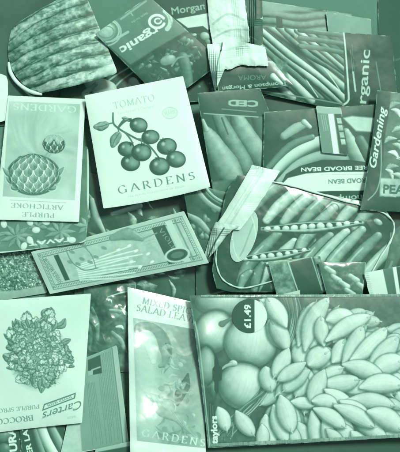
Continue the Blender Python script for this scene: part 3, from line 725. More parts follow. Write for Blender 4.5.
# pea pods in a rimmed packet
p = Packet([(232, 170), (392, 206), (376, 290), (210, 292)], .06, .36, bows=(-3, 5, 1, 3), round_=26, seed=24)
p.noise(.05, 14)
def pod(pts, r, h, l=.14, tex=.08):
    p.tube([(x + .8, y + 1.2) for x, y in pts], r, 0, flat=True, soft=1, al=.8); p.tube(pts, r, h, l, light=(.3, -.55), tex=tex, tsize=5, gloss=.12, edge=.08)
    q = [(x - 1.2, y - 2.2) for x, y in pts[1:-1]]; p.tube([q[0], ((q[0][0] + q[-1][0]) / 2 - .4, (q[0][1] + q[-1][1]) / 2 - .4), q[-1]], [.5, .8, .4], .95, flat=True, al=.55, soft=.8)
    for (x, y) in (pts[0], pts[-1]): p.tube([(x, y), (x + 3, y - 2)], [.5], .6, flat=True, al=.7)
for k, (x, y) in enumerate([(248, 214), (266, 221), (283, 223), (300, 225), (318, 225), (336, 226), (354, 228)]):
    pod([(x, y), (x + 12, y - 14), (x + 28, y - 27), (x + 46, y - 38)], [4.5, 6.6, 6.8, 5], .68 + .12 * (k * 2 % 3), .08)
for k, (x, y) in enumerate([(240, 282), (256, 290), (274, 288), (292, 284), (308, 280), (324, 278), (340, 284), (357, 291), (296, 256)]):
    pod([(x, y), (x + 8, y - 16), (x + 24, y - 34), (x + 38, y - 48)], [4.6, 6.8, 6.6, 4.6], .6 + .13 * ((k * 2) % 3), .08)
def peas(a, b, n, r, up=0):
    a = np.array(a, float); b = np.array(b, float)
    p.tube([a - (r * 1.5, 0), (a + b) / 2 + (0, 1.2), b + (r * 1.5, 0)], [r * .6, r * 1.75, r * .6], .5, .16, tex=.05)
    p.tube([a - (r, 0), (a + b) / 2, b + (r, 0)], [r * .5, r * 1.15, r * .5], .08, flat=True)
    kk = random.Random(n * 3 + int(r * 10))
    for i in range(n):
        c = a + (b - a) * i / (n - 1) + (kk.uniform(-.7, .7), .9 * math.sin(PI * i / (n - 1)) + kk.uniform(-.4, .4))
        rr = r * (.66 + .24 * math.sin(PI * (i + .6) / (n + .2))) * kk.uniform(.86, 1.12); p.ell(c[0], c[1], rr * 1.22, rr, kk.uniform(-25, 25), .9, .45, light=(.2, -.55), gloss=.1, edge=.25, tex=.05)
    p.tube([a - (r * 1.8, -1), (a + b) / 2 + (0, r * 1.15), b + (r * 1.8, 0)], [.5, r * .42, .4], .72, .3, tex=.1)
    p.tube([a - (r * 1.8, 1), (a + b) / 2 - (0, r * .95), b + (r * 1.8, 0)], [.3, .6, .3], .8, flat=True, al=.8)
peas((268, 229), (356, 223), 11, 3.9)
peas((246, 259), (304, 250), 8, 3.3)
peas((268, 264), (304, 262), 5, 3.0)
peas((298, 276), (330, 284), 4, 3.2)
pod([(254, 290), (256, 276), (262, 264)], [4, 6, 3], .5); pod([(240, 288), (244, 278), (250, 272)], [3, 5, 3], .6)
p.tube([(366, 190), (374, 205), (388, 216)], [3, 5, 4], .55, .3, tex=.2).ell(378, 222, 5, 3, 30, .7, .4, tex=.2)
p.poly([(262, 180), (270, 174), (300, 187), (346, 199), (386, 214), (384, 217), (344, 204), (298, 192)], .1, .6)
pe = p.build('pea_packet', FILM, 'clear packet of pea pods with a pale rounded rim and an oval sticker', 'seed packet', GRP, bulge=2.2, crinkle=1.5, csize=15, slope=.05, con=1.35)
PEA = p
rim('sealed_rim', p, [(268, 181), (284, 184), (300, 188), (345, 201), (372, 208), (388, 216), (394, 226), (391, 240), (380, 258), (368, 280)], 1.0, .86, CARD, pe)
rim('sealed_rim', p, [(217, 248), (216, 262), (221, 277), (231, 285), (244, 288), (262, 284), (284, 277), (300, 268), (316, 262)], .8, .72, CARD, pe)

p = Packet([(268, 262), (320, 256), (331, 292), (278, 300)], .12, .4, seed=25)
p.poly([(266, 262), (289, 258), (298, 300), (270, 300)], .4, .6, tex=.28).tube([(288, 262), (299, 294)], [.6], .7, flat=True).tube([(311, 256), (322, 290)], [.6], .6, flat=True).tube([(288, 262), (313, 256)], [.7], .6, flat=True)
p.poly([(284, 294), (300, 290), (300, 298), (284, 300)], .85)
p.poly([(313, 255), (321, 253), (334, 292), (323, 292)], .5, .4, tex=.4)
p.build('seed_packet', FILM, 'small dark square-printed packet with thin pale lines lying below the pea pods', 'seed packet', GRP, bulge=1.2, crinkle=.8)
p = Packet([(318, 262), (366, 262), (362, 300), (328, 300)], .28, .4, seed=26)
p.noise(.14, 9)
for x, y in [(326, 268), (332, 276), (340, 282), (350, 276), (358, 284), (346, 290)]: p.tube([(x, y), (x + 7, y + 5)], [2.6, 3.4], .72, .3, tex=.15)
p.build('seed_packet', FILM, 'crumpled packet of pale seeds tucked between the pea pods and the onion packet', 'seed packet', GRP, bulge=1.5, crinkle=1.6, csize=10)
p = Packet([(364, 273), (430, 260), (430, 306), (371, 302)], .86, .36, seed=27, rag=(0, 0, 0, 1.2))
for k in range(14):
    x, y = 364 + k * .5, 273 + k * 2.1; p.tube([(x - 1, y), (x + 4, y + .4)], [.5], .6, flat=True, al=.6)
p.poly([(382, 266), (392, 264), (398, 304), (390, 304)], .3, .4).poly([(392.5, 264), (395.5, 263), (402, 304), (398.5, 304)], .93, .3).poly([(395.5, 262), (432, 258), (432, 308), (402, 306)], .12, .4)
p.build('seed_packet', PAPER, 'packet with crimped white edge and dark stripes above the onions', 'seed packet', GRP, bulge=1)

# gardening strip over a leafy photo
p = Packet([(377, 90), (440, 98), (446, 214), (360, 210)], .3, .36, seed=28, bows=(0, 0, 0, -2))
p.noise(.2, 11, 5, seed=1)
for i in range(60):
    r = random.Random(900 + i); x, y = r.uniform(384, 425), r.uniform(104, 205); a = r.uniform(-1.2, .6)
    p.tube([(x, y), (x + 6 * math.cos(a), y + 6 * math.sin(a)), (x + 13 * math.cos(a + .4), y + 13 * math.sin(a + .4))], [.6, 3.0, .6], r.uniform(.6, 1.0), .25, tex=.15)
p.poly([(380, 178), (420, 180), (420, 197), (380, 196)], .66, .8, tex=.15).text('PEA', (383, 193), (404, 194), 9, .25, bold=.03)
p.poly([(376, 197), (450, 198), (450, 220), (370, 220)], .14, .5)
p.poly([(370, 86), (391, 90), (389, 112), (385, 136), (383, 158), (380, 180), (378, 212), (350, 212), (361, 170), (366, 130)], .13, .5)
p.tube([(381, 140), (381, 170), (377, 190), (368, 200)], [.6], .55, flat=True)
p.text('Gardening', (375.5, 168), (386, 107), 7.6, .86, bold=.025, shear=.3).text('Which?', (362, 196), (367, 174), 3.6, .42)
p.build('seed_packet', CARD, 'packet with slanted gardening lettering on a dark strip at the right edge', 'seed packet', GRP, parts=[('name_panel', [(345, 84), (391, 84), (389, 112), (385, 136), (383, 158), (380, 180), (378, 216), (345, 216), (345, 84)])], bulge=2, crinkle=1.0)

# folded white flap with its oval sticker (part of the pea packet)
p = Packet([(237, 202), (260, 206), (252, 264), (228, 262)], .74, .33, seed=30)
class _: pass
def ellipse_patch(cx, cy, rx, ry, ang, bg, res=.33, seed=30):
    a = math.radians(ang); ux, uy = (math.cos(a) * rx, math.sin(a) * rx), (-math.sin(a) * ry, math.cos(a) * ry)
    q = Packet([(cx - ux[0] - uy[0], cy - ux[1] - uy[1]), (cx + ux[0] - uy[0], cy + ux[1] - uy[1]), (cx + ux[0] + uy[0], cy + ux[1] + uy[1]), (cx - ux[0] + uy[0], cy - ux[1] + uy[1])], bg, res, seed=seed)
    x = 2 * q.U - 1; y = 2 * q.V - 1; ex = x * np.sqrt(1 - y * y / 2); ey = y * np.sqrt(1 - x * x / 2)
    q.X = cx + ux[0] * ex + uy[0] * ey; q.Y = cy + ux[1] * ex + uy[1] * ey
    return q
q = ellipse_patch(244, 236, 12, 27, 18, .70)
q.noise(.05, 16).tube([(253, 224), (244, 248), (240, 256)], [.8], .55, flat=True, al=.7).ring(244, 236, 11.4, .8, .85, 0, 360, 26)
q.build('oval_sticker', CARD, parent=pe, lift=.5, bulge=.6, thick=.1, edge=.25, pil=.6)
p = Packet([(252, 165), (280, 171), (240, 230), (214, 228)], .93, .33, seed=31, bows=(0, 1, 0, -1), rag=(.6, 1, 0, .6))
p.noise(.06, 18, ang=-55, sx=2).lines((256, 170), (262, 172), (221, 226), (228, 227), 2, .72, .8, .6).tube([(264, 170), (228, 228)], [1.0], .7, flat=True, al=.6)
p.build('folded_flap', CARD, parent=pe, lift=2.0, bulge=4, thick=.4, crinkle=1.2, csize=12)
p = Packet([(216, 222), (240, 226), (222, 244), (203, 264)], .8, .33, seed=32, bows=(0, -2, 0, 2), rag=(0, 1.5, 0, 1))
p.noise(.22, 8, ang=-40, sx=1.5).tube([(224, 228), (214, 244), (206, 262)], [.7], .2, flat=True).poly([(228, 234), (240, 229), (224, 244), (216, 250)], .3, 1, tex=.2)
p.build('folded_flap', CLEAR, parent=pe, lift=.8, bulge=1, thick=.3, crinkle=2.6, csize=9)

# ------------------------------------------------------------------ left side
p = Packet([(-30, 76), (4, 72), (9, 84), (8, 130)], .93, .5, round_=6, seed=34)
p = Packet([(-34, 72), (8, 74), (8, 122), (-34, 122)], .92, .5, round_=9, seed=34); p.noise(.03, 10)
p.build('seed_packet', PAPER, 'plain white round-cornered packet peeking out above the artichoke packet at the left edge', 'seed packet', GRP, bulge=1.5)

p = Packet([(-34, 258), (38, 243), (47, 293), (-34, 306)], .5, .33, seed=35)
for i in range(1500):
    r = random.Random(3000 + i); x, y = r.uniform(-34, 46), r.uniform(246, 294); h = r.choice([.25, .4, .55, .7, .9])
    p.ell(x, y, r.uniform(.8, 1.7), r.uniform(.5, 1.1), r.uniform(0, 180), h, h * .35, light=(.3, -.5), tex=.05)
p.noise(.10, 10); p.poly([(-34, 296), (-10, 292), (20, 290), (50, 284), (50, 300), (-34, 310)], .62, .8, tex=.06)
p.build('seed_packet', CARD, 'packet printed with a mass of fine seeds at the left edge under the leafy packet', 'seed packet', GRP, parts=[('name_panel', [(-50, 297), (-10, 292.5), (20, 290), (60, 284), (60, 310), (-50, 320)])], bulge=2)

# ornate bordered packet
p = Packet([(31, 252), (184, 211), (209, 263), (50, 294)], .68, .33, seed=36)
p.noise(.03, 30)
A_, B_, C_, D_ = map(np.array, ((31., 252.), (184., 211.), (209., 263.), (50., 294.)))
def uv(u, v): return tuple(A_ * (1 - u) * (1 - v) + B_ * u * (1 - v) + C_ * u * v + D_ * (1 - u) * v)
def box_(u0, v0, u1, v1, val, soft=.3, tex=0): p.poly([uv(u0, v0), uv(u1, v0), uv(u1, v1), uv(u0, v1)], val, soft, tex=tex)
box_(.03, .07, .975, .93, .45, .3); box_(.035, .09, .97, .91, .72, .3); box_(.05, .16, .955, .84, .36, .3); box_(.054, .18, .95, .82, .66, .3, .05)
for k in range(90):
    u = .035 + .93 * k / 90
    for v in (.125, .875): p.poly([uv(u, v - .022), uv(u + .005, v - .022), uv(u + .005, v + .022), uv(u, v + .022)], .38, .3)
for k in range(24):
    v = .1 + .8 * k / 24
    for u in (.042, .962): p.poly([uv(u - .004, v), uv(u + .004, v), uv(u + .004, v + .018), uv(u - .004, v + .018)], .4, .3)
box_(.16, .2, .74, .8, .64, .5, .08); box_(.122, .2, .152, .78, .14); box_(.86, .10, .9, .9, .74); box_(.915, .10, .925, .9, .45)
p.text('SUSSEX MEDIUM', uv(.105, .8), uv(.075, .2), 4.4, .3, serif=True); p.lines(uv(.062, .2), uv(.07, .2), uv(.09, .8), uv(.097, .8), 1, .45, .5)
box_(.765, .15, .85, .88, .16); p.text('VIOLET', uv(.80, .22), uv(.835, .74), 4, .55, serif=True)
c0 = uv(.84, .74); p.ell(c0[0], c0[1], 13, 7.5, -12, .74, .74, flat=True); p.ell(c0[0], c0[1], 10.5, 5.6, -12, .16, flat=True); p.ell(c0[0], c0[1], 6.5, 3.2, -12, .34, flat=True)
for k in range(9):
    y = k * 3.2; p.tube([(76 + k * .5, 266 + y * .55), (104, 256 + y * .9), (128 + (k % 3) * 7, 247 + y * 1.15)], [.6, .9, .7], .9, .7, gloss=0, tex=.1)
for x, y in [(129, 246), (136, 251), (148, 254), (131, 262), (140, 267), (118, 250), (152, 262)]: p.ell(x, y, 2.3, 1.3, -30, .98, .8)
p.tube([(112, 238), (128, 234), (142, 239)], [3, 6.5, 2.5], .5, .38, tex=.08).tube([(142, 239), (157, 233)], [1, .5], .5, flat=True)
for x, y in [(72, 252), (82, 259), (90, 262), (84, 246), (78, 264), (96, 257), (104, 248), (70, 262)]: p.ell(x, y, 3, 1.6, 20, .42, .42, flat=True, al=.8)
p.tube([(66, 250), (72, 262), (84, 270), (98, 268)], [.5], .4, flat=True).tube([(84, 246), (92, 256), (96, 268)], [.4], .4, flat=True)
p.lines((141, 232), (147, 246), (150, 229), (156, 243), 5, .45, .45, .5)
op = p.build('ornate_packet', CARD, 'ornate packet with a dotted frame and pale sprouting stems lying across the left', 'seed packet', GRP, crinkle=1.1, csize=38, bulge=1.5, slope=.08)

# leafy packet under the artichokes
p = Packet([(-30, 150), (88, 146), (86, 242), (-30, 256)], .36, .36, bows=(0, 2, 1, 0), round_=4, seed=38)
p.noise(.08, 12)
for cx, cy, n, L in [(16, 236, 9, 17), (60, 232, 9, 16), (-10, 236, 7, 15), (38, 226, 5, 10), (86, 226, 6, 12), (40, 246, 6, 9)]:
    for k in range(n):
        a = 2 * PI * k / n + cx; p.tube([(cx, cy), (cx + L * .5 * math.cos(a), cy + L * .4 * math.sin(a)), (cx + L * math.cos(a), cy + L * .75 * math.sin(a))], [.8, 2.6, .3], .56, .26, tex=.1, gloss=0)
for x, y in [(30, 222), (36, 230), (30, 240), (46, 222), (4, 224), (72, 240), (24, 246)]: p.ell(x, y, 4, 3, 20 * x, .92, .75, tex=.08, gloss=0)
p.text('TAVAT', (72, 237), (28, 242), 4.4, .9, bold=.03)
p.tube([(-30, 254.5), (30, 250), (86, 240.5), (88, 200), (88, 150)], [.9], .8, flat=True)
p.build('seed_packet', CARD, 'packet with a leafy picture showing just below the artichoke packet', 'seed packet', GRP, bulge=1.5)

# artichoke packet
p = Packet([(8, 95.5), (85.5, 99), (79, 222), (-5, 219.5)], .93, .33, seed=39)
p.poly([(9, 101), (80.5, 104), (75, 200.5), (2.5, 196.5)], .70, .35)
pn = [(9, 101), (80.5, 104), (75, 200.5), (2.5, 196.5)]
p.noise(.12, 20, 3, pts=pn)
for k in range(16):
    r = random.Random(k + 11); a = r.uniform(-2.9, -.2); x, y = 38, 156
    p.tube([(x, y), (x + 20 * math.cos(a), y + 22 * math.sin(a)), (x + 40 * math.cos(a + .3), y + 46 * math.sin(a + .3))], [1.5, 3.5, .5], r.choice([.58, .72, .76]), .62, gloss=0, al=.45, soft=1.5)
p.poly([(0, 90), (90, 90), (90, 104.2), (80.5, 104), (9, 101), (2.5, 196.5), (75, 200.5), (80.5, 104), (90, 104), (90, 230), (-20, 230)], .93, .3)
p.tube([(45, 160), (50, 152)], [2.5, 2], .66, .5)
p.ell(33.5, 175, 27, 20.5, 0, .4, .3, gloss=0)
for a, b in [((12, 176), (3, 168)), ((14, 182), (6, 177)), ((55, 175), (64, 167)), ((53, 182), (61, 177)), ((16, 187), (11, 186)), ((51, 187), (56, 186))]:
    p.tube([a, ((a[0] + b[0]) / 2, (a[1] + b[1]) / 2 + 1), b], [4.4, 3.4, .8], .84, flat=True, al=.8); p.tube([a, ((a[0] + b[0]) / 2, (a[1] + b[1]) / 2 + 1), b], [3.6, 2.6, .4], .6, .32, gloss=0, tex=.06)
p.scales(33.5, 174, 25.5, 20, 7.5, hi=.74, lo=.46, line=.9)
p.scales(54, 144, 11, 9.5, 5, hi=.56, lo=.2)
p.poly([(44, 141), (50, 144), (54, 139), (58, 145), (64, 140), (61, 134), (47, 134)], .72, .5, al=.8)
p.text('GARDENS', (76.5, 106.5), (13, 103.2), 6.2, .84, serif=True, bold=.01)
p.text('ARTICHOKE', (63.5, 205.5), (11, 203), 4.6, .52, serif=True, bold=.02).text('PURPLE', (54.5, 213.6), (22, 212), 4.4, .52, serif=True, bold=.02)
p.tube([(10, 200), (66, 202.8)], [.25], .62, flat=True)
p.build('seed_packet', CARD, 'purple artichoke packet lying upside down with a white border', 'seed packet', GRP, crinkle=1.1, csize=38, parts=[('picture_panel', [(9, 101), (80.5, 104), (75, 200.5), (2.5, 196.5)])], bulge=2.2, slope=.06, curl=(0, 0, 1.5, 0))

# tomato packet
p = Packet([(84.5, 95.5), (183, 76), (210.5, 187), (103.5, 208.5)], .97, .30, bows=(0, 0, 2.0, 0), seed=40)
p.noise(.012, 30)
p.text('TOMATO', (114, 109), (155, 100.5), 6.6, .68, serif=True).text('Gardener\'s Delight', (118, 114.6), (155, 107), 3, .72)
p.ell(170, 113, 8.2, 6.4, -10, .86, flat=True); p.ring(170, 113, 7.4, .5, .7, 0, 360, 5.6); p.text('RHS', (165, 115), (175, 113), 3, .7, serif=True)
p.tube([(113, 113), (113.4, 123), (118, 128), (125, 132.5), (137, 139), (146, 143), (153, 150), (159, 158)], [.8, 1.1, 1.0, 1.0, 1, .8], .3, flat=True)
p.tube([(125, 132.5), (131, 140), (133, 146)], [.9], .35, flat=True).tube([(113, 123), (107, 124)], [.8], .35, flat=True).tube([(118, 128), (119, 134)], [.7], .35, flat=True).tube([(118, 128), (124, 121), (131, 119)], [1, 1.8, 1], .25, flat=True).tube([(137, 139), (146, 139)], [.8], .35, flat=True)
def leaf(a, b, wd, bend=2):
    a = np.array(a, float); b = np.array(b, float); d = (b - a) / np.hypot(*(b - a)); n = np.array((-d[1], d[0])); m = (a + b) / 2 + n * bend
    p.tube([a, a * .6 + m * .4, m, b * .6 + m * .4, b], [.4, wd * .8, wd, wd * .6, .2], .62, .3, tex=.12, tsize=3, gloss=0, edge=.22); p.tube([a, m, b], [.35], .28, flat=True)
leaf((108, 124), (93.5, 127), 4.6, -1); leaf((119.5, 133), (112, 147.5), 5, 1); leaf((128, 119), (122, 118), 2, 0)
def tomato(x, y, rx, ry, ang, sx, sy):
    p.ell(x, y, rx, ry, ang, .44, .0, light=(.35, -.3), gloss=.0, tex=.08, tsize=5, edge=.0)
    p.ell(x + rx * .25, y + ry * .1, rx * .42, ry * .42, ang, .68, .5, soft=3, al=.5, gloss=0)
    p.ell(x - rx * .35, y - ry * .3, rx * .16, ry * .2, 30, .9, flat=True, soft=1, al=.6)
    for k in range(5):
        a = 1.25 * k + x; p.tube([(sx, sy), (sx + 3.4 * math.cos(a), sy + 2.4 * math.sin(a))], [.9, .2], .12, flat=True)
for t_ in [(138.6, 125.2, 9, 7.6, 8, 131, 121), (150.5, 137, 9, 7.2, -5, 146, 132), (126.3, 149, 8.6, 7.6, 0, 131, 144), (130.5, 163, 9.6, 8.2, 5, 128, 157), (166.8, 146.4, 10, 8.4, -8, 163, 140), (141.5, 152.5, 10, 8.8, 4, 142, 144.5), (176, 159.3, 9.8, 8.4, 5, 170, 152), (159.5, 166.4, 10.2, 9, -5, 158, 158.5)]: tomato(*t_)
p.text('GARDENS', (118.5, 194), (195.5, 179), 7.6, .42, serif=True, gap=.32).text('THE ROYAL COLLECTION OF SEEDS', (128, 197.8), (184, 187), 2.0, .72)
p.build('seed_packet', CARD, 'white tomato packet with a printed truss of eight tomatoes', 'seed packet', GRP, crinkle=1.1, csize=38, bulge=2.5, slope=.06, curl=(1.5, 0, 4, 0))

# ------------------------------------------------------------------ bottom left
p = Packet([(-10, 424), (24, 424), (27, 500), (-20, 500)], .12, .4, seed=41)
p.noise(.05, 14).ell(2, 436, 10, 6, 0, .45, .2, tex=.1).ell(4, 450, 7, 7, 0, .38, .15).text('NATURAL', (20, 476), (14, 421), 7.6, .88, bold=.04).text('fresh', (25, 452), (23, 436), 4.5, .8, bold=.03)
p.build('seed_packet', CARD, 'dark packet with bold white capitals poking out at the bottom left corner', 'seed packet', GRP, bulge=1.5)
p = Packet([(19, 420), (64, 418), (72, 500), (26, 500)], .14, .4, seed=42)
p.tube([(40, 424), (46, 440), (56, 458)], [5, 5, 5], .88, .4).tube([(48, 420), (56, 436), (66, 456)], [3, 4, 5], .6, .25).tube([(33, 424), (40, 446), (48, 466)], [2, 3, 3], .5, .2)
p.text('SUPER LATE', (37, 470), (25, 419), 5.6, .88, bold=.04)
p.build('seed_packet', CARD, 'packet with slanting white capitals and pale pods below the broccoli packet', 'seed packet', GRP, bulge=1.5)

# back of a packet with close print
p = Packet([(82, 359), (117, 345), (129, 444), (60, 456)], .52, .33, seed=43, round_=3)
p.noise(.03, 22); p.poly([(112, 346), (118, 344), (131, 446), (124, 447)], .64, .5).tube([(112, 348), (123, 443)], [.35], .35, flat=True).tube([(128, 440), (119, 346)], [.5], .8, flat=True)
p.lines((96, 356), (111, 351), (106, 444), (121, 440), 9, .34, .55, .6, seed=2); p.lines((86, 384), (95, 382), (92, 446), (104, 444), 6, .34, .55, .6, seed=4)
p.poly([(88, 360), (100, 355), (102, 373), (88, 376)], .16, .4).tube([(92, 370), (100, 367)], [.8], .6, flat=True).poly([(88, 371), (93, 370), (93, 375), (88, 376)], .6)
p.tube([(60, 455), (90, 451), (129, 444)], [.8], .85, flat=True).poly([(56, 428), (80, 424), (82, 452), (56, 456)], .72, .8, tex=.06)
p.build('seed_packet', CARD, 'back of a packet with columns of small print beside the broccoli packet', 'seed packet', GRP, bulge=2.2, slope=.06)
p = Packet([(96, 449), (132, 441), (134, 480), (84, 484)], .62, .5, seed=44); p.poly([(98, 452), (130, 446), (132, 480), (90, 480)], .16, .6)
p.build('seed_packet', CARD, 'dark packet with a pale edge in the gap beside the foot of the salad packet', 'seed packet', GRP, bulge=.8)

# broccoli packet
p = Packet([(-40, 303), (91, 293.5), (82, 423), (-40, 438)], .86, .30, seed=45, bows=(0, 0, -1, 0))
p.noise(.02, 40)
R_ = random.Random(5)
def floret(x, y, r, h):
    p.ell(x, y, r, r * .85, 0, h, h - .22, light=(.2, -.5), gloss=0, tex=.14, tsize=2.5, edge=h - .2)

def lobed(x, y, r, h, ang):
    '''an engraved leaf or floret with a frilly dark outline'''
    for k in range(5):
        a = ang + (k - 2) * .75; q = r * (.75 if k != 2 else 1.0); p.ell(x + q * .6 * math.cos(a), y + q * .6 * math.sin(a), r * .52, r * .38, math.degrees(a), .2, flat=True, al=.7)
    for k in range(5):
        a = ang + (k - 2) * .75; q = r * (.75 if k != 2 else 1.0); p.ell(x + q * .6 * math.cos(a), y + q * .6 * math.sin(a), r * .43, r * .30, math.degrees(a), h, h - .32, light=(-.3 * math.cos(a), -.3 * math.sin(a)), gloss=0, tex=.16, tsize=1.8)
    p.tube([(x, y), (x + r * .9 * math.cos(ang), y + r * .9 * math.sin(ang))], [.3, .15], .25, flat=True, al=.8)
order = []
for i in range(230):
    a = R_.uniform(0, 2 * PI); q = math.sqrt(R_.random()); rad_ = (1 + .10 * math.sin(5 * a + 1) + .10 * math.sin(9 * a)) * (1 - .20 * math.sin(a))
    order.append((q, 39 + 28 * q * rad_ * math.cos(a), 357 + 34 * q * rad_ * math.sin(a), a))
p.ell(38, 356, 27, 32, 0, .40, flat=True, soft=4, al=.75)
for k in range(20):
    a = R_.uniform(-3.6, .5); q = R_.uniform(.78, 1.05); x, y = 39 + 24 * q * math.cos(a), 350 + 30 * q * math.sin(a); l_ = R_.uniform(7, 16); leaf((x, y), (x + l_ * math.cos(a + .15), y + l_ * math.sin(a + .15)), R_.uniform(2.6, 5.2), R_.uniform(-3, 3))
for q, x, y, a in sorted(order, reverse=True):
    if q > .72 and R_.random() < .35: leaf((x - 4 * math.cos(a), y - 4 * math.sin(a)), (x + 6 * math.cos(a), y + 6 * math.sin(a)), R_.uniform(2.2, 3.6), R_.uniform(-2, 2))
    else: lobed(x, y, R_.uniform(3, 6) * (1.1 if q > .75 else .9), R_.uniform(.62, .95), a + R_.uniform(-.9, .9))
for x, y in [(40, 320), (34, 336), (38, 346), (30, 352), (46, 356), (34, 366), (24, 360), (50, 368), (40, 376), (56, 346)]:
    for k in range(16): 
        b = R_.uniform(0, 6.28); q = R_.uniform(0, 3.6); p.ell(x + q * math.cos(b), y + q * math.sin(b), .95, .85, 0, R_.choice([.5, .7, .9]), .25, light=(-.2, -.5), gloss=0)
for i in range(220):
    a = R_.uniform(0, 2 * PI); q = math.sqrt(R_.random()); x = 39 + 28 * q * math.cos(a); y = 358 + 34 * q * math.sin(a); b = a + R_.uniform(-1, 1)
    p.tube([(x, y), (x + 2.5 * math.cos(b), y + 2.5 * math.sin(b))], [.22], R_.choice([.2, .3, .95]), flat=True, al=.4)
p.text('BROCCOLI', (33, 415), (-12, 420.5), 5.4, .45, serif=True, bold=.045, gap=.06).text('PURPLE SPROUTING', (39, 404.5), (-22, 411.5), 4, .48, serif=True, bold=.03, gap=.06)
p.poly([(42, 411), (44, 404), (76, 392.5), (75, 398.5)], .36, .3).poly([(43.6, 409.2), (45, 405), (74.5, 394.3), (73.8, 397.6)], .86, .3).text('TESTED SEEDS', (71.5, 395.3), (47, 404.8), 2.2, .3, serif=True, bold=.06)
p.text('Carters', (80.5, 400.5), (41, 413), 8.2, .36, bold=.0, shear=.45).tube([(42, 419), (60, 411), (78, 408)], [.3], .45, flat=True, al=.6)
p.text('SEEDS', (76, 415.5), (67, 417), 2.2, .6)
p.build('seed_packet', CARD, 'broccoli packet with a round engraved bunch of florets and leaves', 'seed packet', GRP, crinkle=1.1, csize=38, bulge=2.5, slope=.06, curl=(0, 1, 3, 0))

# ------------------------------------------------------------------ bottom right
p = Packet([(182, 432), (440, 426), (440, 510), (182, 510)], .15, .8, seed=46); p.noise(.04, 30)
p.build('seed_packet', CARD, 'dark packet along the bottom edge beneath the onion packet', 'seed packet', GRP, bulge=1)

# mixed salad leaves
p = Packet([(127.5, 287), (202, 304), (207, 500), (131, 500)], .97, .30, seed=47)
pn = [(133, 317.5), (204, 331), (210, 449), (137, 441)]
p.poly(pn, .6, .35); p.noise(.10, 20, 4, pts=pn)
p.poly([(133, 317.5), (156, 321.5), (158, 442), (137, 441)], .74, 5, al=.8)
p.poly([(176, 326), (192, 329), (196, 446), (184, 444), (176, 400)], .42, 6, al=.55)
p.tube([(141, 329), (150, 331), (160, 338), (166, 350), (166, 362), (160, 366)], [7, 8.5, 8, 6, 4, 2], .5, .34, light=(-.1, -.5), gloss=0, tex=.05).tube([(143, 336), (148, 338), (152, 348), (154, 362)], [5, 7, 7, 3], .8, .6, light=(-.3, -.4), gloss=0, tex=.05)
p.tube([(166, 344), (170, 354), (169, 366)], [1, 1.6, .6], .28, flat=True)
for x, y, b, l in [(188, 386, -2.2, 22), (183, 394, -2.0, 16)]: p.tube([(x, y - 12), (x - 3, y), (x - 6, y + 10)], [1, 5.2, 2.2], .3, .18, tex=.06, gloss=0)
for i in range(60):
    r = random.Random(i + 777); x, y = r.uniform(160, 200), r.uniform(336, 440); a = r.uniform(0, 6.3); l = r.uniform(4, 14)
    p.tube([(x, y), (x + l * .5 * math.cos(a), y + l * .5 * math.sin(a)), (x + l * math.cos(a + .4), y + l * math.sin(a + .4))], [.3, r.uniform(.8, 3), .3], r.choice([.4, .5, .66, .78]), r.uniform(.36, .56), gloss=0, al=.65, tex=.08)
for k in range(7): p.tube([(146 + k * 5, 395 + k * 3), (160 + k * 5, 408 + k * 4), (178 + k * 4, 424 + k * 3)], [.4, .9, .3], .62, .45, gloss=0, al=.7)
p.tube([(150, 402), (162, 412), (176, 420)], [2, 5, 2], .56, .44, gloss=0, tex=.05)
p.poly([(131, 441), (137, 441), (210, 449), (215, 505), (128, 505)], .97, .35).poly([(127, 286), (203, 303), (205, 331.2), (133, 317.5)], .97, .35)
p.text('MIXED SPICY', (142, 303.3), (196.5, 315.5), 6.2, .55, serif=True, bold=.035, gap=.1).text('SALAD LEAVES', (136, 310.4), (201, 324.3), 6.4, .55, serif=True, bold=.035, gap=.1)
p.text('GARDENS', (141.5, 436), (205, 446.5), 7.0, .84, serif=True, gap=.3, bold=.01)
def dented(X, Y, U, V):
    z = 0
    for cx, cy, rx, ry, a in [(130, 352, 16, 24, 7), (136, 422, 26, 20, 9), (184, 384, 26, 16, -1.6), (132, 452, 16, 14, 6)]:
        z = z + a * np.exp(-((X - cx) / rx) ** 2 - ((Y - cy) / ry) ** 2)
    return z
p.build('seed_packet', SHINE, 'white mixed salad leaves packet with a shiny glare, tucked under the onion packet', 'seed packet', GRP, crinkle=1.0, csize=13, parts=[('picture_panel', [(133, 317.5), (215, 333), (220, 450), (137, 441)])], bulge=2.5, slope=.06, zfun=dented)

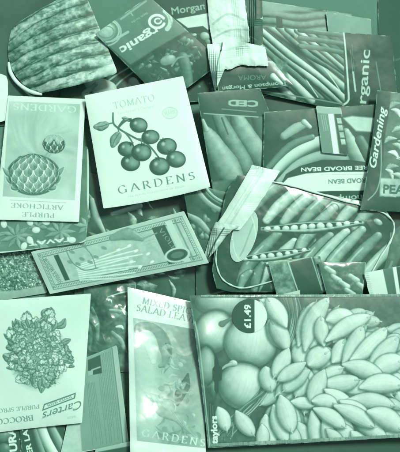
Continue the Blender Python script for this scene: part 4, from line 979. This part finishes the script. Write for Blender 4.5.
# onions and shallots
p = Packet([(189.5, 295.5), (430, 294), (430, 436), (208, 448)], .26, .33, bows=(0, 0, 0, -1), seed=48)
p.noise(.13, 6, 4, seed=5); p.noise(.06, 22)
def Z5(x, y): return (270 + x * .38, 280 + y * .381)
def Z4(x, y): return (180 + x * .381, 280 + y * .381)
for k in range(16):
    r = random.Random(k + 31); o_ = k * 1.7
    p.tube([(270 + o_, 292), (288 + o_ * .5, 318 + r.uniform(-3, 3)), (284 - o_ * .2, 352), (262 - o_ * .3 + r.uniform(-3, 3), 392), (226 + r.uniform(-6, 6), 430 + r.uniform(-6, 8))], [.9, .8, 1.0, .8], r.uniform(.42, .72), .12, gloss=0)
def shallot(a, b, r, h=.95, l=.40, conv=Z5, out=.5):
    a = np.array(conv(*a), float); b = np.array(conv(*b), float); r = r * .38 * 1.42; d = (b - a) / max(1, np.hypot(*(b - a))); n = np.array((-d[1], d[0]))
    k = random.Random(int(a[0] * 7 + a[1])); L = np.hypot(*(b - a)); bend = k.uniform(-.08, .08) * L; pts = []; rad = []
    hub = np.array((302, 352)); flip = np.hypot(*(a - hub)) > np.hypot(*(b - hub))
    for i in range(15):
        t = i / 14; pts.append(a + d * L * t + n * bend * math.sin(PI * t)); tt = 1 - t if flip else t
        rad.append(max(.55, r * math.sin(PI * min(1, .04 + .95 * tt ** 1.15)) ** (.85 if tt < .45 else .6)))
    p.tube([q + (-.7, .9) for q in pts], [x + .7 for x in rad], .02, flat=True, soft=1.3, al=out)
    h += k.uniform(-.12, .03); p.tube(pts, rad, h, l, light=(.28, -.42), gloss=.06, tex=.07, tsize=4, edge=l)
    for q in (-.5, -.15, .25, .6): p.tube([pp + n * q * rr for pp, rr in zip(pts, rad)], [.2], k.choice([.5, 1.0]), flat=True, al=.22, soft=.5)
    e = pts[-1] if not flip else pts[0]; s_ = 1 if not flip else -1
    p.tube([e - d * s_ * 2, e + d * s_ * 1.6, e + d * s_ * 3.4 + n * k.uniform(-1, 1)], [1.2, .7, .3], .78, .5, tex=.15)
def bulb(cx, cy, rx, ry, ang=0, h=.86, l=.26, nx=None):
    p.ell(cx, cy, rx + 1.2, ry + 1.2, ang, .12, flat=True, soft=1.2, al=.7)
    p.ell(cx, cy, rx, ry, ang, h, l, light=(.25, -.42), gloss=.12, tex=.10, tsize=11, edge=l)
    for k in range(9):
        q = -1 + 2 * (k + .5 + .35 * math.sin(k * 5)) / 9; a = math.radians(ang + 90); pts = []
        for i in range(9):
            t = -1 + 2 * i / 8; ex = q * math.sqrt(max(0, 1 - t * t)) * rx * .97; ey = t * ry * .97; pts.append((cx + ex * math.cos(a - PI / 2) - ey * math.sin(a - PI / 2), cy + ex * math.sin(a - PI / 2) + ey * math.cos(a - PI / 2)))
        p.tube(pts, [.2, .35, .2], .5, flat=True, al=.18, soft=.6)
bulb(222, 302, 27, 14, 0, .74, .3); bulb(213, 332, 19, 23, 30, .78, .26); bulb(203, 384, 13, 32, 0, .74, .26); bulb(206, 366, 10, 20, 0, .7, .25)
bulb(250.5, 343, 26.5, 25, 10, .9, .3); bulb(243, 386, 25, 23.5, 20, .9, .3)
p.ell(222, 324, 3.6, 3.2, 0, .86, .3); p.ell(222, 324, 6, 4.6, 0, .3, flat=True, al=.3, soft=2); p.tube([(222, 324), (232, 318)], [3, 1], .4, .2)
p.ell(233, 363.5, 4.5, 3.4, 0, .9, .35); p.tube([(233, 364), (226, 366), (221, 370)], [2.4, 1.6, .6], .75, .35)
p.poly([(199, 388), (212, 386), (217, 410), (214, 436), (202, 440)], .12, 2, al=.85, tex=.1)
for k in range(9): p.tube([(203 + k * 2.4, 398 + k * 2), (204 + k * 2.6, 428 + k * 1.6)], [.35], .55, flat=True, al=.6)
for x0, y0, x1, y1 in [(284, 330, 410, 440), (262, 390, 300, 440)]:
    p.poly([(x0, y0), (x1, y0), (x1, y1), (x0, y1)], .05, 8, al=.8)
U_ = random.Random(12)
for k in range(230):
    x, y = U_.uniform(270, 405), U_.uniform(316, 440)
    if x < 294 and y < 372: continue
    if y < 326 and x > 372: continue
    a = math.atan2(y - 352, x - 300) + U_.uniform(-.5, .5); L = U_.uniform(9, 13)
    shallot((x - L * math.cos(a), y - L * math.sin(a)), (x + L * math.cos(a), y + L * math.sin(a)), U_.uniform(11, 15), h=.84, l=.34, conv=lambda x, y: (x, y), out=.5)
for k in range(22):
    r = random.Random(k + 131); o_ = k * .95
    p.tube([(272 + o_ * 1.1, 292), (281 + o_ * .8, 312), (285 + o_ * .4 + r.uniform(-2, 2), 332), (279 + o_ * .2, 358), (262 + o_ * .3 + r.uniform(-3, 3), 388), (244 + r.uniform(-8, 8), 412), (224 + r.uniform(-8, 8), 432 + r.uniform(-6, 8))], [.9, .8, 1.0, .7], r.uniform(.35, .85), .08, gloss=0)
for a, b, r in [((225, 230), (240, 285), 17), ((315, 225), (265, 250), 13), ((215, 55), (278, 120), 19), ((240, 105), (272, 178), 18), ((285, 190), (252, 248), 15), ((100, 335), (122, 392), 14), ((148, 345), (192, 405), 15), ((225, 355), (245, 432), 16), ((250, 335), (268, 400), 15), ((268, 315), (302, 402), 20), ((290, 410), (270, 450), 15), ((215, 380), (212, 440), 13)]:
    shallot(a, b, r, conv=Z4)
for a, b, r in [((55, 320), (118, 326), 12), ((75, 375), (100, 438), 17), ((110, 345), (120, 438), 14), ((60, 385), (72, 440), 13), ((10, 330), (42, 425), 16), ((140, 368), (155, 438), 14), ((180, 380), (215, 440), 17), ((215, 398), (262, 438), 14), ((150, 392), (190, 445), 13), ((215, 355), (302, 418), 17),
    ((85, 168), (85, 218), 18), ((120, 60), (75, 172), 16), ((152, 50), (92, 185), 18), ((195, 160), (165, 215), 16), ((150, 190), (104, 222), 20), ((135, 100), (142, 172), 14), ((150, 105), (216, 98), 17), ((262, 95), (148, 160), 16), ((242, 125), (192, 218), 16), ((304, 128), (212, 212), 17), ((334, 152), (258, 236), 18), ((272, 240), (345, 212), 20), ((192, 222), (298, 260), 17), ((188, 232), (132, 254), 13), ((200, 292), (272, 272), 14), ((140, 270), (230, 262), 17), ((238, 282), (345, 276), 19),
    ((102, 238), (38, 290), 16), ((142, 238), (108, 316), 17), ((145, 288), (212, 324), 14), ((205, 315), (324, 330), 16), ((112, 318), (172, 324), 14), ((28, 305), (56, 395), 19), ((185, 318), (255, 350), 14), ((170, 330), (272, 385), 16), ((116, 338), (195, 386), 15), ((258, 345), (345, 392), 20), ((5, 110), (46, 184), 16), ((-5, 50), (42, 122), 17), ((48, 182), (12, 252), 16), ((92, 218), (22, 262), 14)]:
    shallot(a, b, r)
p.poly([(216, 355), (218.5, 361), (218.5, 365), (222, 368), (221.5, 380), (218.5, 382), (218.5, 390), (217, 394), (214.5, 390), (214.5, 382), (212.5, 380), (212.5, 369), (214.5, 366), (214.5, 360)], .04, .4)
p.poly([(186, 290), (190, 295), (199, 340), (210, 452), (186, 452)], .5, .6, al=.4)
p.tube([(195, 322), (200, 350), (210, 446)], [.6], .8, flat=True, al=.7)
p.text('taylors', (217.5, 443.5), (216.5, 416), 6.4, .97, bold=.04)
on = p.build('onion_packet', SHINE, 'large packet of onions and shallots with a round price sticker', 'seed packet', GRP, bulge=4, crinkle=.7, csize=22, slope=.06, zfun=lambda X, Y, U, V: 7.5 * np.exp(-((X - 201) / 18) ** 2 - ((Y - 340) / 19) ** 2))
ONP = p
q = ellipse_patch(249.5, 316, 17.5, 17, 0, .1, res=.28, seed=49)
q.poly([(254.5, 295), (272, 295), (272, 338), (254.5, 338)], .93, .3)
q.text('£1.49', (250.5, 328), (250.5, 304.5), 6.6, .97, bold=.035)
q.build('price_sticker', CARD, parent=on, lift=.25, bulge=.1, thick=.05, edge=.2)
def strip(name, pts, wd, v, par, res=.35, lift=.12):
    for a, b in zip(pts[:-1], pts[1:]):
        a = np.array(a, float); b = np.array(b, float); d = (b - a) / np.hypot(*(b - a)); n = np.array((-d[1], d[0])) * wd / 2
        q = Packet([a - n, b - n, b + n, a + n], v, res, seed=50); L = np.hypot(*(b - a)); q.v += .1 * (((q.U * L / 1.2) % 1) > .5)
        q.build(name, CLEAR, parent=par, lift=lift, bulge=0, thick=.15, edge=.15, zfun=lambda X, Y, U, V, L=L: .18 * np.sin(U * L * 5.2))
strip('seal_strip', [(201, 296.2), (426, 295.2)], 2.6, .42, on)
strip('seal_strip', [(211, 445.2), (426, 434.6)], 3.0, .45, on)
